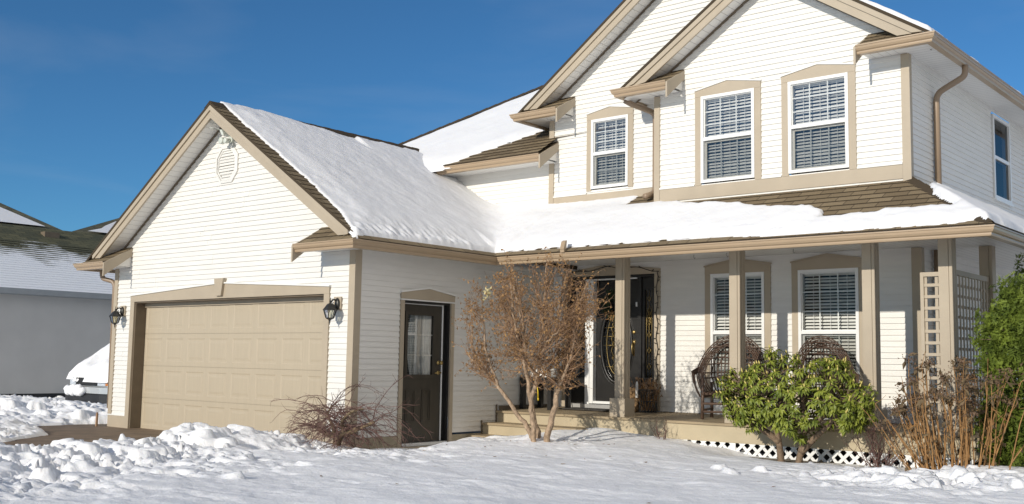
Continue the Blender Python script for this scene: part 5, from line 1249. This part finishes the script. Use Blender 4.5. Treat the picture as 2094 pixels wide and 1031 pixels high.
for s_ in (-1, 1):
    xa, xb = (-9.68+s_*.43, -9.68+s_*.70); mb = MB(); mb.prism([(min(xa, xb), 1.46 if s_ > 0 else 1.475), (max(xa, xb), 1.475 if s_ > 0 else 1.46), (max(xa, xb), 1.58), (min(xa, xb), 1.58)], 'z', .585, .745); mb.build('headlight', M['lens'], cv)
    xa, xb = (-9.68+s_*.702, -9.68+s_*.80); mb = MB(); mb.prism([(min(xa, xb), 1.475 if s_ > 0 else 1.53), (max(xa, xb), 1.53 if s_ > 0 else 1.475), (max(xa, xb), 1.62), (min(xa, xb), 1.62)], 'z', .59, .745); mb.build('turn_signal', M['amber'], cv)
    for yy in (2.15, 5.2):
        mb = MB(); mb.lathe([(.2, -.1), (.31, -.1), (.325, -.06), (.325, .06), (.31, .1), (.2, .1)], (-9.68+s_*.79, yy, .31), 24, 'x'); wh = mb.build('wheel', M['tyre'], cv, True)
        mb = MB(); mb.lathe([(.01, -.105), (.19, -.105), (.2, -.05), (.2, .105), (.01, .106)], (-9.68+s_*.79, yy, .31), 20, 'x'); mb.build('rim', M['alu'], wh, True)
mb = MB(); mb.box(-9.98, -9.62, 1.385, 1.394, .45, .53); mb.build('number_plate', M['carblk'], cv)
xs = np.arange(-10.62, -8.74, .03); ys = np.arange(1.42, 6.2, .04); X, Y = np.meshgrid(xs, ys, indexing='ij')
tp = np.interp(Y, [1.42, 1.5, 1.62, 1.9, 2.35, 2.9, 3.4, 6.0, 6.2], [.70, .78, .86, 1.03, 1.36, 1.62, 1.70, 1.64, 1.2])
hw = np.interp(tp, [.8, .95, 1.2], [.84, .84, .78]); d = np.minimum(hw-np.abs(X+9.68)+.02*fbm(X*6, Y*6, 3, 90), Y-1.46+.03*fbm(X*5, Y*5, 3, 92))
Zs = tp+np.where(d > 0, (.16+.09*fbm(X*3.2+Y*.5, Y*1.1, 4, 91)+.05*fbm(X*8, Y*2.2, 3, 95))*prof(d, .2), -.05)
o = grid_obj('car_snow', xs, ys, Zs, d > 0, M['snow']); tag(o, 'thick wind-streaked snow lying over the silver minivan', 'snow', kind='stuff')
mb = MB()
for k_ in range(26):
    p = Vector((-9.95+random.gauss(0, .14), 1.34, .42)); 
    mb.lathe([(.001, -.05), (.06, -.03), (.08, .02), (.05, .07), (.001, .10)], (p.x, p.y+.02, p.z+random.uniform(-.02, .10)), 8)
tag(mb.build('bumper_snow', M['snow'], smooth=True), 'lump of snow resting on the minivan bumper', 'snow', kind='stuff')

# ------------------------------------------------------------------ camera
cam = bpy.data.cameras.new('camera'); co = bpy.data.objects.new('camera', cam); COL.objects.link(co); sc.camera = co
yaw, pit, rol, fpx = .70064832, .10259043, .01713895, 2161.876
r = Vector((math.cos(yaw), math.sin(yaw), 0)); fw = Vector((-math.sin(yaw), math.cos(yaw), 0)); zz = Vector((0, 0, 1))
F = fw*math.cos(pit)+zz*math.sin(pit); U = -fw*math.sin(pit)+zz*math.cos(pit)
R_ = r*math.cos(rol)+U*math.sin(rol); U2 = -r*math.sin(rol)+U*math.cos(rol)
m = Matrix((R_, U2, -F)).transposed().to_4x4(); m.translation = (10.7810528, -9.5141023, 1.22171686); co.matrix_world = m
cam.sensor_width = 36; cam.lens = 36*fpx/2094; cam.clip_end = 2000; cam.clip_start = .05

# ------------------------------------------------------------------ light
sd_ = Vector((-.045, -1.0, .345)).normalized()
el = math.asin(sd_.z); az = math.atan2(sd_.x, sd_.y)
w = bpy.data.worlds.new('World'); sc.world = w; w.use_nodes = True; nt = w.node_tree
bg = nt.nodes['Background']; sky = nt.nodes.new('ShaderNodeTexSky'); sky.sky_type = 'NISHITA'; sky.sun_disc = False
sky.sun_elevation = el; sky.sun_rotation = az; sky.altitude = 1500; sky.air_density = 1.0; sky.dust_density = .0; sky.ozone_density = 7
def N(t): return nt.nodes.new(t)
L_ = nt.links.new
tint = N('ShaderNodeMix'); tint.data_type = 'RGBA'; tint.blend_type = 'MULTIPLY'; tint.inputs[0].default_value = 1; tint.inputs[7].default_value = (.72, .97, .94, 1)
L_(sky.outputs[0], tint.inputs[6])
tc = N('ShaderNodeTexCoord')
# thin streaks of cirrus, and an added unseen cloud bank that brightens shaded walls
mp = N('ShaderNodeMapping'); mp.inputs['Scale'].default_value = (1.2, 2.2, 7.); mp.inputs['Rotation'].default_value = (.25, .2, .5); L_(tc.outputs['Generated'], mp.inputs['Vector'])
n1 = N('ShaderNodeTexNoise'); n1.inputs['Scale'].default_value = 1.6; n1.inputs['Detail'].default_value = 7; n1.inputs['Distortion'].default_value = .6; L_(mp.outputs[0], n1.inputs['Vector'])
r1_ = N('ShaderNodeMapRange'); r1_.inputs['From Min'].default_value = .48; r1_.inputs['From Max'].default_value = .85; r1_.inputs['To Max'].default_value = .11; L_(n1.outputs['Fac'], r1_.inputs['Value'])
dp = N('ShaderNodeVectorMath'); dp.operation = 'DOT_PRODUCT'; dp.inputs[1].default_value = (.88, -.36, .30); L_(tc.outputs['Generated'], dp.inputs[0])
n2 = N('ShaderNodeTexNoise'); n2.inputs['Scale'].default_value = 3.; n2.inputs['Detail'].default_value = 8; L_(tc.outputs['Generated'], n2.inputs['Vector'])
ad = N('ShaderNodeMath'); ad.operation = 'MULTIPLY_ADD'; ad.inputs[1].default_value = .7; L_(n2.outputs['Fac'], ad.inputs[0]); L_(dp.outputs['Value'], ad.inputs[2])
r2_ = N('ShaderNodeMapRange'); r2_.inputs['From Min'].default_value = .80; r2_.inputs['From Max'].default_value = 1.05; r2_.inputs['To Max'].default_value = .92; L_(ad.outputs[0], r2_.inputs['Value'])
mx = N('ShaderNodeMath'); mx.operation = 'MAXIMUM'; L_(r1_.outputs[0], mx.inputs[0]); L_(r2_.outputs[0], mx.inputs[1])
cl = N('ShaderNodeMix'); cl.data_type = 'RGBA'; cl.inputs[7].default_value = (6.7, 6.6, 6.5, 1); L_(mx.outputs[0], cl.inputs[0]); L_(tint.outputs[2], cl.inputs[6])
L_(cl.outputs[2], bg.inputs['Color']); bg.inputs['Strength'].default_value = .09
su = bpy.data.lights.new('sun', 'SUN'); su.energy = 2.9; su.angle = math.radians(.53); su.color = (1., .93, .82)
so = bpy.data.objects.new('sun', su); COL.objects.link(so); so.rotation_euler = sd_.to_track_quat('Z', 'Y').to_euler(); so.location = (0, -20, 15)
sc.view_settings.view_transform = 'Standard'; sc.view_settings.look = 'None'; sc.view_settings.exposure = .25; sc.view_settings.gamma = 1
